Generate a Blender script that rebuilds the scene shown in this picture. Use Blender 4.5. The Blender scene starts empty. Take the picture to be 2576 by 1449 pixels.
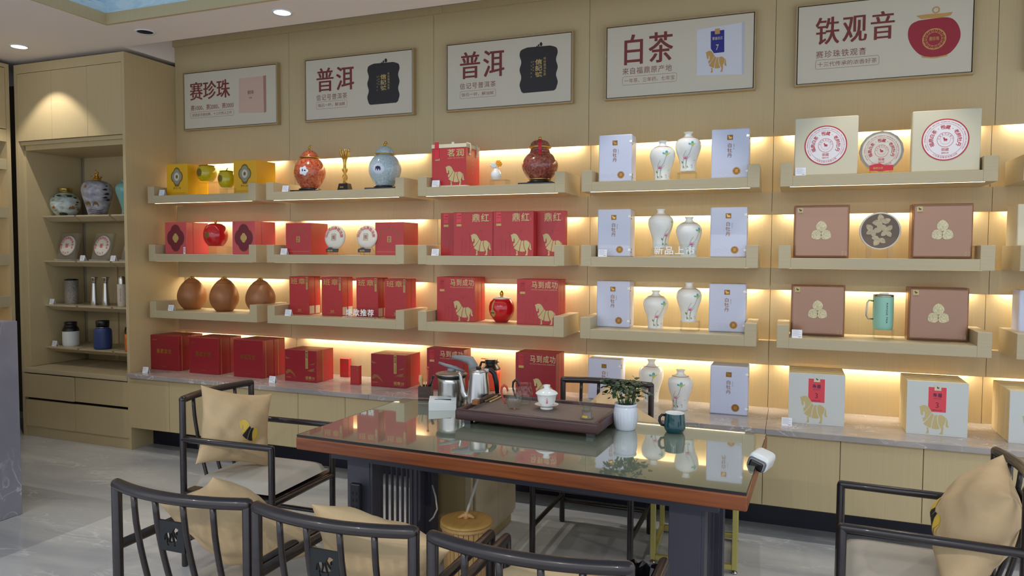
import bpy, bmesh, math, random
from mathutils import Vector, Matrix

random.seed(11)
S = bpy.context.scene
COL = S.collection

# ------------------------------------------------------------------ camera
FPX, YAW, PIT, ROL, HC = 1825.31, 0.3673982, 0.0481812, -0.0049827, 1.5
_f = Vector((-math.sin(YAW) * math.cos(PIT), math.cos(YAW) * math.cos(PIT), -math.sin(PIT)))
_r = Vector((math.cos(YAW), math.sin(YAW), 0))
_d = _f.cross(_r)
_R = _r * math.cos(ROL) + _d * math.sin(ROL)
_D = -_r * math.sin(ROL) + _d * math.cos(ROL)
cam = bpy.data.cameras.new('camera')
cam.sensor_width = 36.0
cam.lens = FPX / 2576 * 36.0
cam.clip_start = 0.05
co = bpy.data.objects.new('camera', cam)
COL.objects.link(co)
m = Matrix.Identity(4)
for i in range(3):
    m[i][0], m[i][1], m[i][2] = _R[i], -_D[i], -_f[i]
m[2][3] = HC
co.matrix_world = m
S.camera = co

# ------------------------------------------------------------------ world, lights, exposure
S.view_settings.view_transform = 'Standard'
S.view_settings.look = 'None'
S.view_settings.gamma = 1.0
S.view_settings.use_curve_mapping = False
S.view_settings.exposure = 0.0
DAY = 1.3          # strength of the daylight coming in through the shop front
STRIP = 34.0        # strength of the warm strips in the wall
SPOT = 30.0        # power of one downlight
w = bpy.data.worlds.new('daylight')
S.world = w
w.use_nodes = True
bg = w.node_tree.nodes['Background']
bg.inputs[0].default_value = (0.80, 0.89, 1.0, 1)
bg.inputs[1].default_value = DAY
S.cycles.max_bounces = 7
S.cycles.diffuse_bounces = 4
S.cycles.glossy_bounces = 4
S.cycles.transparent_max_bounces = 40
S.cycles.sample_clamp_indirect = 4.0
S.cycles.caustics_reflective = False
S.cycles.caustics_refractive = False


def ray(px, py):
    v = _R * ((px - 1288) / FPX) + _D * ((py - 724.5) / FPX) + _f
    return v / v.y


def at(px, py, Y):
    v = ray(px, py)
    return Vector((v.x * Y, Y, v.z * Y + HC))


def az(px, py, Z):
    v = ray(px, py)
    y = (Z - HC) / v.z
    return Vector((v.x * y, y, Z))


def lin(c):
    return tuple(((u / 255) / 12.92 if u / 255 <= 0.04045 else ((u / 255 + 0.055) / 1.055) ** 2.4) for u in c) + (1,)


# ------------------------------------------------------------------ materials
MATS = {}


def mat(name, rgb, rough=0.5, metal=0.0, coat=0.0, var=0.0, scale=(8, 8, 8), detail=4, bump=0.0, rgb2=None, spec=0.5, emit=0.0, ior=1.5):
    if name in MATS:
        return MATS[name]
    mt = bpy.data.materials.new(name)
    mt.use_nodes = True
    nt = mt.node_tree
    b = nt.nodes['Principled BSDF']
    b.inputs['Base Color'].default_value = lin(rgb)
    b.inputs['Roughness'].default_value = rough
    b.inputs['Metallic'].default_value = metal
    b.inputs['Coat Weight'].default_value = coat
    b.inputs['Coat Roughness'].default_value = 0.05
    b.inputs['Specular IOR Level'].default_value = spec
    b.inputs['IOR'].default_value = ior
    if emit:
        b.inputs['Emission Color'].default_value = lin(rgb)
        b.inputs['Emission Strength'].default_value = emit
    if var or bump:
        tc = nt.nodes.new('ShaderNodeTexCoord')
        mp = nt.nodes.new('ShaderNodeMapping')
        mp.inputs['Scale'].default_value = scale
        nz = nt.nodes.new('ShaderNodeTexNoise')
        nz.inputs['Scale'].default_value = 1.0
        nz.inputs['Detail'].default_value = detail
        nt.links.new(tc.outputs['Object'], mp.inputs[0])
        nt.links.new(mp.outputs[0], nz.inputs[0])
        if var:
            mr = nt.nodes.new('ShaderNodeMapRange')
            mr.inputs[1].default_value = 0.3
            mr.inputs[2].default_value = 0.7
            nt.links.new(nz.outputs[0], mr.inputs[0])
            mx = nt.nodes.new('ShaderNodeMix')
            mx.data_type = 'RGBA'
            c = lin(rgb)
            c2 = lin(rgb2) if rgb2 else tuple(x * (1 - var) for x in c[:3]) + (1,)
            c1 = c if rgb2 else tuple(min(1, x * (1 + var)) for x in c[:3]) + (1,)
            mx.inputs[6].default_value = c1
            mx.inputs[7].default_value = c2
            nt.links.new(mr.outputs[0], mx.inputs[0])
            nt.links.new(mx.outputs[2], b.inputs['Base Color'])
        if bump:
            bp = nt.nodes.new('ShaderNodeBump')
            bp.inputs['Strength'].default_value = bump
            bp.inputs['Distance'].default_value = 0.01
            nt.links.new(nz.outputs[0], bp.inputs['Height'])
            nt.links.new(bp.outputs[0], b.inputs['Normal'])
    MATS[name] = mt
    return mt


def glassy(name, tint=(255, 255, 255), ior=1.5, rough=0.0, haze=0.0):
    if name in MATS:
        return MATS[name]
    mt = bpy.data.materials.new(name)
    mt.use_nodes = True
    nt = mt.node_tree
    nt.nodes.remove(nt.nodes['Principled BSDF'])
    out = nt.nodes['Material Output']
    tr = nt.nodes.new('ShaderNodeBsdfTransparent')
    tr.inputs[0].default_value = lin(tint)
    gl = nt.nodes.new('ShaderNodeBsdfGlossy')
    gl.inputs['Roughness'].default_value = rough
    fr = nt.nodes.new('ShaderNodeFresnel')
    fr.inputs[0].default_value = ior
    mx = nt.nodes.new('ShaderNodeMixShader')
    ge = nt.nodes.new('ShaderNodeNewGeometry')      # only the outer side of a pane mirrors, as the wall is thin
    iv = nt.nodes.new('ShaderNodeMath')
    iv.operation = 'SUBTRACT'
    iv.inputs[0].default_value = 1.0
    nt.links.new(ge.outputs['Backfacing'], iv.inputs[1])
    ml = nt.nodes.new('ShaderNodeMath')
    ml.operation = 'MULTIPLY'
    nt.links.new(fr.outputs[0], ml.inputs[0])
    nt.links.new(iv.outputs[0], ml.inputs[1])
    nt.links.new(ml.outputs[0], mx.inputs[0])
    nt.links.new(gl.outputs[0], mx.inputs[2])
    if haze:
        df = nt.nodes.new('ShaderNodeBsdfDiffuse')
        df.inputs[0].default_value = lin((245, 245, 245))
        m2 = nt.nodes.new('ShaderNodeMixShader')
        m2.inputs[0].default_value = haze
        nt.links.new(tr.outputs[0], m2.inputs[1])
        nt.links.new(df.outputs[0], m2.inputs[2])
        nt.links.new(m2.outputs[0], mx.inputs[1])
    else:
        nt.links.new(tr.outputs[0], mx.inputs[1])
    nt.links.new(mx.outputs[0], out.inputs[0])
    MATS[name] = mt
    return mt


def marble(name, base, dark, vein, scale, rough, amount=0.5):
    mt = bpy.data.materials.new(name)
    mt.use_nodes = True
    nt = mt.node_tree
    L = nt.links.new
    b = nt.nodes['Principled BSDF']
    b.inputs['Roughness'].default_value = rough
    tc = nt.nodes.new('ShaderNodeTexCoord')
    mp = nt.nodes.new('ShaderNodeMapping')
    mp.inputs['Scale'].default_value = scale
    mp.inputs['Rotation'].default_value = (0.2, 0.1, 0.35)
    L(tc.outputs['Object'], mp.inputs[0])
    n1 = nt.nodes.new('ShaderNodeTexNoise')
    n1.inputs['Scale'].default_value = 1.3
    n1.inputs['Detail'].default_value = 6
    n1.inputs['Distortion'].default_value = 0.6
    L(mp.outputs[0], n1.inputs[0])
    r1 = nt.nodes.new('ShaderNodeMapRange')
    r1.inputs[1].default_value = 0.35
    r1.inputs[2].default_value = 0.65
    L(n1.outputs[0], r1.inputs[0])
    m1 = nt.nodes.new('ShaderNodeMix')
    m1.data_type = 'RGBA'
    m1.inputs[6].default_value = lin(base)
    m1.inputs[7].default_value = lin(dark)
    L(r1.outputs[0], m1.inputs[0])
    n2 = nt.nodes.new('ShaderNodeTexNoise')
    n2.inputs['Scale'].default_value = 3.1
    n2.inputs['Detail'].default_value = 8
    n2.inputs['Distortion'].default_value = 1.6
    L(mp.outputs[0], n2.inputs[0])
    # thin veins where the noise crosses its middle value
    s = nt.nodes.new('ShaderNodeMath')
    s.operation = 'SUBTRACT'
    s.inputs[1].default_value = 0.5
    L(n2.outputs[0], s.inputs[0])
    a = nt.nodes.new('ShaderNodeMath')
    a.operation = 'ABSOLUTE'
    L(s.outputs[0], a.inputs[0])
    r2 = nt.nodes.new('ShaderNodeMapRange')
    r2.inputs[1].default_value = 0.0
    r2.inputs[2].default_value = 0.022
    r2.inputs[3].default_value = amount
    r2.inputs[4].default_value = 0.0
    L(a.outputs[0], r2.inputs[0])
    n3 = nt.nodes.new('ShaderNodeTexNoise')
    n3.inputs['Scale'].default_value = 2.0
    L(mp.outputs[0], n3.inputs[0])
    r3 = nt.nodes.new('ShaderNodeMapRange')
    r3.inputs[1].default_value = 0.48
    r3.inputs[2].default_value = 0.62
    L(n3.outputs[0], r3.inputs[0])
    mu = nt.nodes.new('ShaderNodeMath')
    mu.operation = 'MULTIPLY'
    L(r2.outputs[0], mu.inputs[0])
    L(r3.outputs[0], mu.inputs[1])
    m2 = nt.nodes.new('ShaderNodeMix')
    m2.data_type = 'RGBA'
    m2.inputs[7].default_value = lin(vein)
    L(mu.outputs[0], m2.inputs[0])
    L(m1.outputs[2], m2.inputs[6])
    L(m2.outputs[2], b.inputs['Base Color'])
    MATS[name] = mt
    return mt


def emitter(name, rgb, strength):
    mt = bpy.data.materials.new(name)
    mt.use_nodes = True
    nt = mt.node_tree
    nt.nodes.remove(nt.nodes['Principled BSDF'])
    e = nt.nodes.new('ShaderNodeEmission')
    e.inputs[0].default_value = lin(rgb)
    e.inputs[1].default_value = strength
    nt.links.new(e.outputs[0], nt.nodes['Material Output'].inputs[0])
    MATS[name] = mt
    return mt


# ------------------------------------------------------------------ mesh builder
class MB:
    def __init__(s):
        s.v, s.f, s.sm = [], [], []

    def add(s, vs, fs, smooth=False, M=None):
        o = len(s.v)
        s.v += [tuple(M @ Vector(p)) if M is not None else tuple(p) for p in vs]
        s.f += [tuple(i + o for i in f) for f in fs]
        s.sm += [smooth] * len(fs)
        return s

    def bm(s, b, smooth=False, M=None):
        b.verts.index_update()
        s.add([v.co.copy() for v in b.verts], [[v.index for v in f.verts] for f in b.faces], smooth, M)
        b.free()
        return s

    def box(s, x0, x1, y0, y1, z0, z1, M=None):
        vs = [(x, y, z) for x in (x0, x1) for y in (y0, y1) for z in (z0, z1)]
        return s.add(vs, [(0, 1, 3, 2), (4, 6, 7, 5), (0, 4, 5, 1), (2, 3, 7, 6), (0, 2, 6, 4), (1, 5, 7, 3)], False, M)

    def rbox(s, x0, x1, y0, y1, z0, z1, r=0.003, seg=2, M=None, smooth=False):
        b = bmesh.new()
        bmesh.ops.create_cube(b, size=1.0)
        for v in b.verts:
            v.co = Vector(((x0 + x1) / 2 + v.co.x * (x1 - x0), (y0 + y1) / 2 + v.co.y * (y1 - y0), (z0 + z1) / 2 + v.co.z * (z1 - z0)))
        bmesh.ops.bevel(b, geom=list(b.edges), offset=r, segments=seg, affect='EDGES', profile=0.5)
        return s.bm(b, smooth, M)

    def lathe(s, prof, seg=28, c=(0, 0, 0), smooth=True, rib=None, M=None, caps=True):
        caps = caps and prof[0] != prof[-1]
        n = len(prof)
        vs, fs = [], []
        for k in range(seg):
            a = 2 * math.pi * k / seg
            for r, z in prof:
                q = r * (1 + (rib(a, z) if rib else 0))
                vs.append((c[0] + q * math.cos(a), c[1] + q * math.sin(a), c[2] + z))
        for k in range(seg):
            k2 = (k + 1) % seg
            for i in range(n - 1):
                fs.append((k * n + i, k2 * n + i, k2 * n + i + 1, k * n + i + 1))
        if caps and prof[0][0] > 1e-5:
            fs.append(tuple(k * n for k in range(seg - 1, -1, -1)))
        if caps and prof[-1][0] > 1e-5:
            fs.append(tuple(k * n + n - 1 for k in range(seg)))
        return s.add(vs, fs, smooth, M)

    def shell(s, prof, t, seg=28, c=(0, 0, 0), rib=None):
        """open vessel: outer profile bottom to top, then back down inside"""
        inner = [(max(0.0005, r - t), max(z, prof[0][1] + t)) for r, z in reversed(prof)]
        return s.lathe(list(prof) + inner, seg, c, True, rib)

    def tube(s, pts, r, seg=10, cap=True, smooth=True, M=None):
        pts = [Vector(p) for p in pts]
        n = len(pts)
        rs = r if isinstance(r, (list, tuple)) else [r] * n
        vs, fs = [], []
        up = None
        for i, p in enumerate(pts):
            t = (pts[min(i + 1, n - 1)] - pts[max(i - 1, 0)]).normalized()
            if up is None:
                up = Vector((0, 0, 1)) if abs(t.z) < 0.9 else Vector((1, 0, 0))
            x = t.cross(up).normalized()
            y = x.cross(t).normalized()
            up = y
            for k in range(seg):
                a = 2 * math.pi * k / seg
                vs.append(p + (x * math.cos(a) + y * math.sin(a)) * rs[i])
        for i in range(n - 1):
            for k in range(seg):
                k2 = (k + 1) % seg
                fs.append((i * seg + k, i * seg + k2, (i + 1) * seg + k2, (i + 1) * seg + k))
        if cap:
            fs.append(tuple(range(seg - 1, -1, -1)))
            fs.append(tuple((n - 1) * seg + k for k in range(seg)))
        return s.add(vs, fs, smooth, M)

    def rod(s, a, b, r, seg=12, M=None):
        """straight round bar with softly rounded ends"""
        a, b = Vector(a), Vector(b)
        d = (b - a).normalized()
        return s.tube([a - d * r * 0.85, a - d * r * 0.55, a, b, b + d * r * 0.55, b + d * r * 0.85], [r * 0.35, r * 0.85, r, r, r * 0.85, r * 0.35], seg, True, True, M)

    def ball(s, c, r, seg=14, sz=1.0, M=None):
        n = 9
        prof = [(max(1e-6, r * math.sin(math.pi * i / (n - 1))), -r * sz * math.cos(math.pi * i / (n - 1))) for i in range(n)]
        return s.lathe(prof, seg, c, True, None, M)

    def prism(s, poly, d, M=None):
        """poly in x,z at y=0, extruded to y=d"""
        n = len(poly)
        vs = [(x, 0, z) for x, z in poly] + [(x, d, z) for x, z in poly]
        fs = [tuple(range(n)), tuple(range(2 * n - 1, n - 1, -1))]
        fs += [(i, i + n, (i + 1) % n + n, (i + 1) % n) for i in range(n)]
        return s.add(vs, fs, False, M)

    def flat(s, poly, y=-0.0006, M=None):
        return s.add([(x, y, z) for x, z in poly], [tuple(range(len(poly)))], False, M)

    def ring(s, cx, cz, r0, r1, y=-0.0006, seg=40, M=None, sx=1.0):
        vs = []
        for k in range(seg):
            a = 2 * math.pi * k / seg
            vs += [(cx + sx * r0 * math.cos(a), y, cz + r0 * math.sin(a)), (cx + sx * r1 * math.cos(a), y, cz + r1 * math.sin(a))]
        return s.add(vs, [(2 * k, 2 * k + 1, (2 * k + 3) % (2 * seg), (2 * k + 2) % (2 * seg)) for k in range(seg)], False, M)

    def line(s, pts, wd, y=-0.0006, M=None):
        """flat stroke through 2-D points"""
        for (x0, z0), (x1, z1) in zip(pts[:-1], pts[1:]):
            L = math.hypot(x1 - x0, z1 - z0) or 1e-6
            nx, nz = -(z1 - z0) / L * wd / 2, (x1 - x0) / L * wd / 2
            s.add([(x0 + nx, y, z0 + nz), (x0 - nx, y, z0 - nz), (x1 - nx, y, z1 - nz), (x1 + nx, y, z1 + nz)], [(0, 1, 2, 3)], False, M)
        return s

    def frame(s, x0, x1, z0, z1, wd, y=-0.0006, r=0.0):
        if r:
            pts = rrect(x0, x1, z0, z1, r)
            return s.line(pts + [pts[0]], wd, y)
        return s.line([(x0, z0), (x1, z0), (x1, z1), (x0, z1), (x0, z0)], wd, y)


def rrect(x0, x1, z0, z1, r, n=4):
    out = []
    for cx, cz, a0 in ((x1 - r, z0 + r, -90), (x1 - r, z1 - r, 0), (x0 + r, z1 - r, 90), (x0 + r, z0 + r, 180)):
        for i in range(n + 1):
            a = math.radians(a0 + 90 * i / n)
            out.append((cx + r * math.cos(a), cz + r * math.sin(a)))
    return out


def ell(cx, cz, rx, rz, n=28, a0=0.0):
    return [(cx + rx * math.cos(a0 + 2 * math.pi * k / n), cz + rz * math.sin(a0 + 2 * math.pi * k / n)) for k in range(n)]


def quatre(cx, cz, r, n=56, d=0.40, q=0.60):
    """outline of four overlapping round lobes: top, bottom and sides"""
    out = []
    for i in range(n):
        a = 2 * math.pi * i / n
        b = (a + math.pi / 4) % (math.pi / 2) - math.pi / 4
        k = d * math.cos(b) + math.sqrt(q * q - (d * math.sin(b)) ** 2)
        out.append((cx + r * k * math.cos(a), cz + 1.2 * r * k * math.sin(a)))
    return out


# ------------------------------------------------------------------ objects
def obj(name, mb, material, parent=None, loc=None, world=False, label=None):
    me = bpy.data.meshes.new(name)
    vs = mb.v
    if world:
        b = parent.location if parent is not None else Vector(loc or (0, 0, 0))
        vs = [(p[0] - b[0], p[1] - b[1], p[2] - b[2]) for p in vs]
    me.from_pydata(vs, [], mb.f)
    me.polygons.foreach_set('use_smooth', mb.sm)
    me.materials.append(MATS[material] if isinstance(material, str) else material)
    me.update()
    o = bpy.data.objects.new(name, me)
    COL.objects.link(o)
    if parent is not None:
        o.parent = parent
    if loc is not None:
        o.location = loc
    if label:
        o['label'] = label
    return o


def fixn(o):
    b = bmesh.new()
    b.from_mesh(o.data)
    bmesh.ops.recalc_face_normals(b, faces=b.faces)
    b.to_mesh(o.data)
    b.free()
    return o


def tag(o, label, cat, group=None):
    o['label'] = label
    o['category'] = cat
    if group:
        o['group'] = group
    return o


def thing(name, label, cat, loc=(0, 0, 0), rz=0.0, group=None):
    o = bpy.data.objects.new(name, None)
    COL.objects.link(o)
    o.empty_display_size = 0.05
    o.location = loc
    o.rotation_euler = (0, 0, rz)
    return tag(o, label, cat, group)


def copytree(src, loc, label, rz=None, group=None):
    r = src.copy()
    COL.objects.link(r)
    r.location = loc
    r['label'] = label
    if rz is not None:
        r.rotation_euler = (0, 0, rz)
    if group:
        r['group'] = group
    for ch in list(src.children):
        c = ch.copy()
        COL.objects.link(c)
        c.parent = r
        for g in list(ch.children):
            d = g.copy()
            COL.objects.link(d)
            d.parent = c
    return r


def struct(o):
    o['kind'] = 'structure'
    return o


# ------------------------------------------------------------------ lettering
_G = {}


def _raw(s, off):
    cu = bpy.data.curves.new('t', 'FONT')
    cu.body = s
    cu.resolution_u = 3
    cu.offset = off
    o = bpy.data.objects.new('t', cu)
    me = bpy.data.meshes.new_from_object(o)
    vs = [(v.co.x, v.co.y) for v in me.vertices]
    fs = [tuple(p.vertices) for p in me.polygons]
    ar = sum(p.area for p in me.polygons)
    bpy.data.meshes.remove(me)
    bpy.data.objects.remove(o)
    bpy.data.curves.remove(cu)
    return vs, fs, ar


def glyph(s, bold=0.0):
    k = (s, bold)
    if k not in _G:
        vs, fs, a0 = _raw(s, 0.0)
        if bold:
            # a thickened outline can fill wrongly; take the nearest weight whose area grows evenly
            ref = [(_raw(s, bold * q)[2] - a0) / (bold * q) for q in (0.4, 0.6, 0.8, 1.0)]
            g = sorted(ref)[2]
            for q in (1.0, 0.9, 1.1, 0.75, 1.25, 0.55, 0.35):
                v2, f2, a2 = _raw(s, bold * q)
                if abs(a2 - a0 - g * bold * q) < 0.025 * a0:
                    vs, fs = v2, f2
                    break
        x0, x1 = min(p[0] for p in vs), max(p[0] for p in vs)
        y0, y1 = min(p[1] for p in vs), max(p[1] for p in vs)
        _G[k] = (vs, fs, x0, x1, y0, y1)
    return _G[k]


def text(mb, s, x0, x1, zc, h=None, y=-0.0008, bold=0.0, serif=0.0, M=None):
    """one line of writing fitted to x0..x1, centred on zc; serif thickens the upright strokes only"""
    vs, fs, a, b, c, d = glyph(s, bold)
    if len(s) == 1 and ord(s) > 0x2000:            # a single sign keeps its place in the em square
        a, b, c, d = 0.03, 0.97, -0.08, 0.85
    kx = (x1 - x0) / (b - a)
    kz = (h / (d - c)) if h else kx
    for j, dx in enumerate((0, -serif, serif) if serif else (0,)):
        mb.add([(x0 + (px - a) * kx + dx * kx, y - j * 0.0002, zc + (pz - (c + d) / 2) * kz) for px, pz in vs], fs, False, M)
    return mb


def spaced(mb, s, x0, x1, zc, h, y=-0.0008, bold=0.0, serif=0.0, M=None, gap=0.16):
    """letter-spaced line: each sign h high, spread evenly over x0..x1"""
    n = len(s)
    wd = (x1 - x0) / (n + gap * (n - 1))
    for i, ch in enumerate(s):
        text(mb, ch, x0 + i * wd * (1 + gap), x0 + i * wd * (1 + gap) + wd, zc, h, y, bold, serif, M)
    return mb


def column(mb, s, xc, z1, z0, wd, y=-0.0008, bold=0.0, M=None):
    """vertical line of writing from z1 down to z0"""
    n = len(s)
    st = (z1 - z0) / n
    for i, ch in enumerate(s):
        if ch != ' ':
            text(mb, ch, xc - wd / 2, xc + wd / 2, z1 - (i + 0.5) * st, min(st * 0.86, wd * 1.1), y, bold, 0.0, M)
    return mb


def arc(mb, s, cx, cz, r, a0, a1, h, y=-0.0008, bold=0.0, outward=True, M=None):
    """writing along a circle, angles in degrees clockwise from the top"""
    n = len(s)
    for i, ch in enumerate(s):
        if ch == ' ':
            continue
        a = math.radians(a0 + (a1 - a0) * (i / (n - 1) if n > 1 else 0.5))
        vs, fs, xa, xb, ya, yb = glyph(ch, bold)
        k = h / max(0.84, yb - ya)
        ca, sa = math.cos(a), math.sin(a)
        out = []
        for px, pz in vs:
            u, v = (px - (xa + xb) / 2) * k, (pz - (ya + yb) / 2) * k
            if not outward:
                u, v = -u, -v
            out.append((cx + (r + v) * sa + u * ca, y, cz + (r + v) * ca - u * sa))
        mb.add(out, fs, False, M)
    return mb


# the horse emblem, traced as five patches in a 0..1 box (x to the right, z up)
_H = [
    [(820, 560), (850, 545), (872, 556), (900, 530), (960, 503), (1040, 505), (1110, 540), (1160, 600), (1200, 670), (1240, 735), (1180, 840), (1100, 955), (1000, 1060), (955, 1045), (965, 1010), (950, 965), (965, 930), (1010, 915), (1020, 860), (1015, 780), (1000, 720), (985, 710), (965, 735), (970, 800), (960, 850), (925, 860), (895, 835), (880, 770), (870, 700), (855, 640), (845, 590)],
    [(1255, 745), (1290, 790), (1322, 825), (1300, 890), (1270, 1000), (1240, 1150), (1220, 1270), (1160, 1250), (1080, 1210), (1010, 1160), (980, 1130), (1030, 1070), (1110, 980), (1190, 860)],
    [(1345, 820), (1440, 810), (1425, 880), (1420, 960), (1440, 1060), (1470, 1160), (1510, 1250), (1500, 1285), (1400, 1295), (1300, 1290), (1255, 1275), (1265, 1180), (1290, 1030), (1320, 900)],
    [(1465, 810), (1550, 795), (1620, 820), (1672, 862), (1696, 905), (1708, 960), (1695, 1040), (1660, 1120), (1630, 1190), (1645, 1240), (1635, 1320), (1625, 1400), (1620, 1460), (1500, 1460), (1550, 1400), (1570, 1320), (1565, 1270), (1520, 1200), (1480, 1100), (1455, 1000), (1450, 900)],
    [(1690, 868), (1740, 910), (1765, 980), (1775, 1060), (1780, 1140), (1810, 1200), (1780, 1220), (1730, 1200), (1700, 1140), (1710, 1080), (1725, 1000), (1722, 930)],
    [(1085, 1250), (1160, 1268), (1155, 1320), (1165, 1390), (1165, 1460), (1062, 1460), (1100, 1400), (1110, 1340), (1095, 1285)],
]
HORSE = [[((x - 820) / 990.0, (1460 - z) / 957.0) for x, z in p] for p in _H]


def horse(mb, x0, x1, z0, z1, y=-0.0008, patches=range(6), flip=False, M=None):
    for i in patches:
        mb.flat([((x1 - u * (x1 - x0)) if flip else (x0 + u * (x1 - x0)), z0 + v * (z1 - z0)) for u, v in HORSE[i]], y, M)
    return mb


def holed(outer, holes, depth):
    """flat board (x,z outline) with holes, depth thick, from a filled 2-D curve"""
    cu = bpy.data.curves.new('h', 'CURVE')
    cu.dimensions = '2D'
    cu.fill_mode = 'BOTH'
    cu.extrude = depth / 2
    for pl in [outer] + holes:
        sp = cu.splines.new('POLY')
        sp.points.add(len(pl) - 1)
        for p, (x, z) in zip(sp.points, pl):
            p.co = (x, z, 0, 1)
        sp.use_cyclic_u = True
    o = bpy.data.objects.new('h', cu)
    me = bpy.data.meshes.new_from_object(o)
    mb = MB().add([(v.co.x, -v.co.z + depth / 2, v.co.y) for v in me.vertices], [tuple(p.vertices) for p in me.polygons])
    bpy.data.meshes.remove(me)
    bpy.data.objects.remove(o)
    bpy.data.curves.remove(cu)
    return mb


def wrap(mb, poly, fn, step=0.008):
    """flat 2-D outline cut fine and laid on a curved surface by fn(x, z) -> point"""
    b = bmesh.new()
    b.faces.new([b.verts.new((x, z, 0)) for x, z in poly])
    bmesh.ops.triangulate(b, faces=list(b.faces))
    for _ in range(5):
        long = [e for e in b.edges if e.calc_length() > step]
        if not long:
            break
        bmesh.ops.subdivide_edges(b, edges=long, cuts=1)
        bmesh.ops.triangulate(b, faces=list(b.faces))
    b.verts.index_update()
    mb.add([fn(v.co.x, v.co.y) for v in b.verts], [[v.index for v in f.verts] for f in b.faces], True)
    b.free()
    return mb


def on_lathe(prof, c, a0, eps=0.0012):
    """fn(s, z): arc length s and height z on a turned surface, s=0 facing angle a0"""
    def fn(s, z):
        zz = min(max(z, prof[0][1]), prof[-1][1])
        r = prof[-1][0]
        for (r0, z0), (r1, z1) in zip(prof[:-1], prof[1:]):
            if z0 <= zz <= z1 and z1 > z0:
                r = r0 + (r1 - r0) * (zz - z0) / (z1 - z0)
                break
        a = a0 + s / max(r, 0.01)
        return (c[0] + (r + eps) * math.cos(a), c[1] + (r + eps) * math.sin(a), c[2] + zz)
    return fn


def facing(x, y):
    """angle on a vessel at x,y that points back to the viewer's side of the room"""
    return math.atan2(-y, -x)


def smooth(prof, n=3):
    """Chaikin rounding of a turned profile, ends kept"""
    for _ in range(n):
        q = [prof[0]]
        for (a, b), (c, d) in zip(prof[:-1], prof[1:]):
            q += [(a * .75 + c * .25, b * .75 + d * .25), (a * .25 + c * .75, b * .25 + d * .75)]
        q.append(prof[-1])
        prof = q
    return prof
# ------------------------------------------------------------------ palette
mat('laminate', (196, 177, 136), 0.42, var=0.03, scale=(160, 160, 2.0), detail=3)
mat('laminate_edge', (176, 152, 104), 0.5)
mat('tray_laminate', (188, 173, 140), 0.4, var=0.03, scale=(2.5, 120, 120), detail=3)
mat('ceiling_paint', (242, 234, 228), 0.85)
mat('white_paint', (232, 234, 240), 0.8)
mat('toe_kick', (20, 22, 40), 0.45)
mat('core_dark', (60, 46, 26), 0.9)
mat('black_gap', (18, 16, 14), 0.9)
mat('frame_bronze', (172, 150, 112), 0.4, 0.1)
mat('board_white', (210, 202, 184), 0.5)
mat('ink_maroon', (122, 52, 48), 0.6)
mat('ink_line', (150, 100, 90), 0.6)
mat('gold', (214, 172, 84), 0.28, 0.9)
mat('gold_print', (196, 166, 98), 0.4, 0.25)
mat('gold_pale', (200, 182, 128), 0.42, 0.15)
mat('gold_dim', (150, 100, 56), 0.45, 0.2)
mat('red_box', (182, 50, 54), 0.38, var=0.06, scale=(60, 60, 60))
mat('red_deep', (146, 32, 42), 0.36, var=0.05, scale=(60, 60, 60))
mat('red_pink', (204, 82, 88), 0.3)
mat('red_plum', (112, 26, 44), 0.4)
mat('red_label', (222, 70, 82), 0.5)
mat('red_tag', (206, 44, 60), 0.5)
mat('red_ink', (192, 34, 52), 0.6)
mat('red_text_dark', (96, 14, 24), 0.6)
mat('red_glaze', (200, 24, 34), 0.12, coat=0.6)
mat('yellow_box', (232, 176, 24), 0.35)
mat('yellow_glaze', (200, 182, 14), 0.12, coat=0.6)
mat('olive_ink', (120, 96, 30), 0.5)
mat('grey_print', (150, 146, 120), 0.5)
mat('dark_print', (48, 36, 34), 0.6)
mat('navy_print', (40, 34, 84), 0.6)
mat('blue_label', (38, 38, 130), 0.5)
mat('white_box', (206, 212, 236), 0.32)
mat('white_box_lit_side', (232, 226, 208), 0.4)  # yellowish warm light on the box sides is put into this colour
mat('white_card', (236, 238, 246), 0.6)
mat('grey_line', (150, 152, 165), 0.7)
mat('map_line', (176, 184, 212), 0.6)
mat('cream_box', (216, 208, 182), 0.5)
mat('seal_white', (238, 234, 236), 0.5)
mat('bronze_box', (160, 124, 104), 0.26, 0.45)
mat('bronze_edge', (150, 100, 70), 0.3, 0.5)
mat('silver_leaf', (214, 204, 166), 0.35, 0.3, var=0.35, scale=(220, 220, 220), bump=0.4)
mat('paper_grey', (206, 210, 208), 0.55)
mat('paper_edge', (226, 208, 164), 0.6)
mat('porcelain', (244, 246, 244), 0.14, coat=0.5)
mat('porcelain_blue', (226, 232, 246), 0.14, coat=0.5)
mat('leaf_teal', (70, 176, 184), 0.3)
mat('leaf_lime', (196, 200, 96), 0.3)
mat('stem_ink', (96, 116, 110), 0.4)
mat('lotus_pink', (222, 92, 150), 0.3)
mat('lotus_pale', (238, 176, 204), 0.3)
mat('moss_ink', (140, 158, 84), 0.3)
mat('clay', (150, 98, 60), 0.42, 0.15)
mat('black_wood', (24, 18, 22), 0.22, coat=0.4)
mat('steel', (190, 188, 184), 0.24, 1.0)
mat('steel_dark', (60, 62, 70), 0.25, 1.0)
mat('grey_plastic', (136, 138, 142), 0.4)
mat('black_plastic', (22, 22, 26), 0.35)
mat('mint', (150, 206, 190), 0.35)
mat('orange', (226, 112, 24), 0.4)
mat('blue_enamel', (48, 66, 118), 0.5)
mat('enamel_white', (226, 228, 224), 0.45)
mat('beige_enamel', (206, 192, 176), 0.5)
mat('celadon', (120, 178, 172), 0.18, coat=0.4)
mat('chair_wood', (30, 25, 30), 0.3, coat=0.25, var=0.3, scale=(6, 6, 60), rgb2=(44, 34, 34))
mat('plaque', (20, 24, 28), 0.5)
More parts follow.
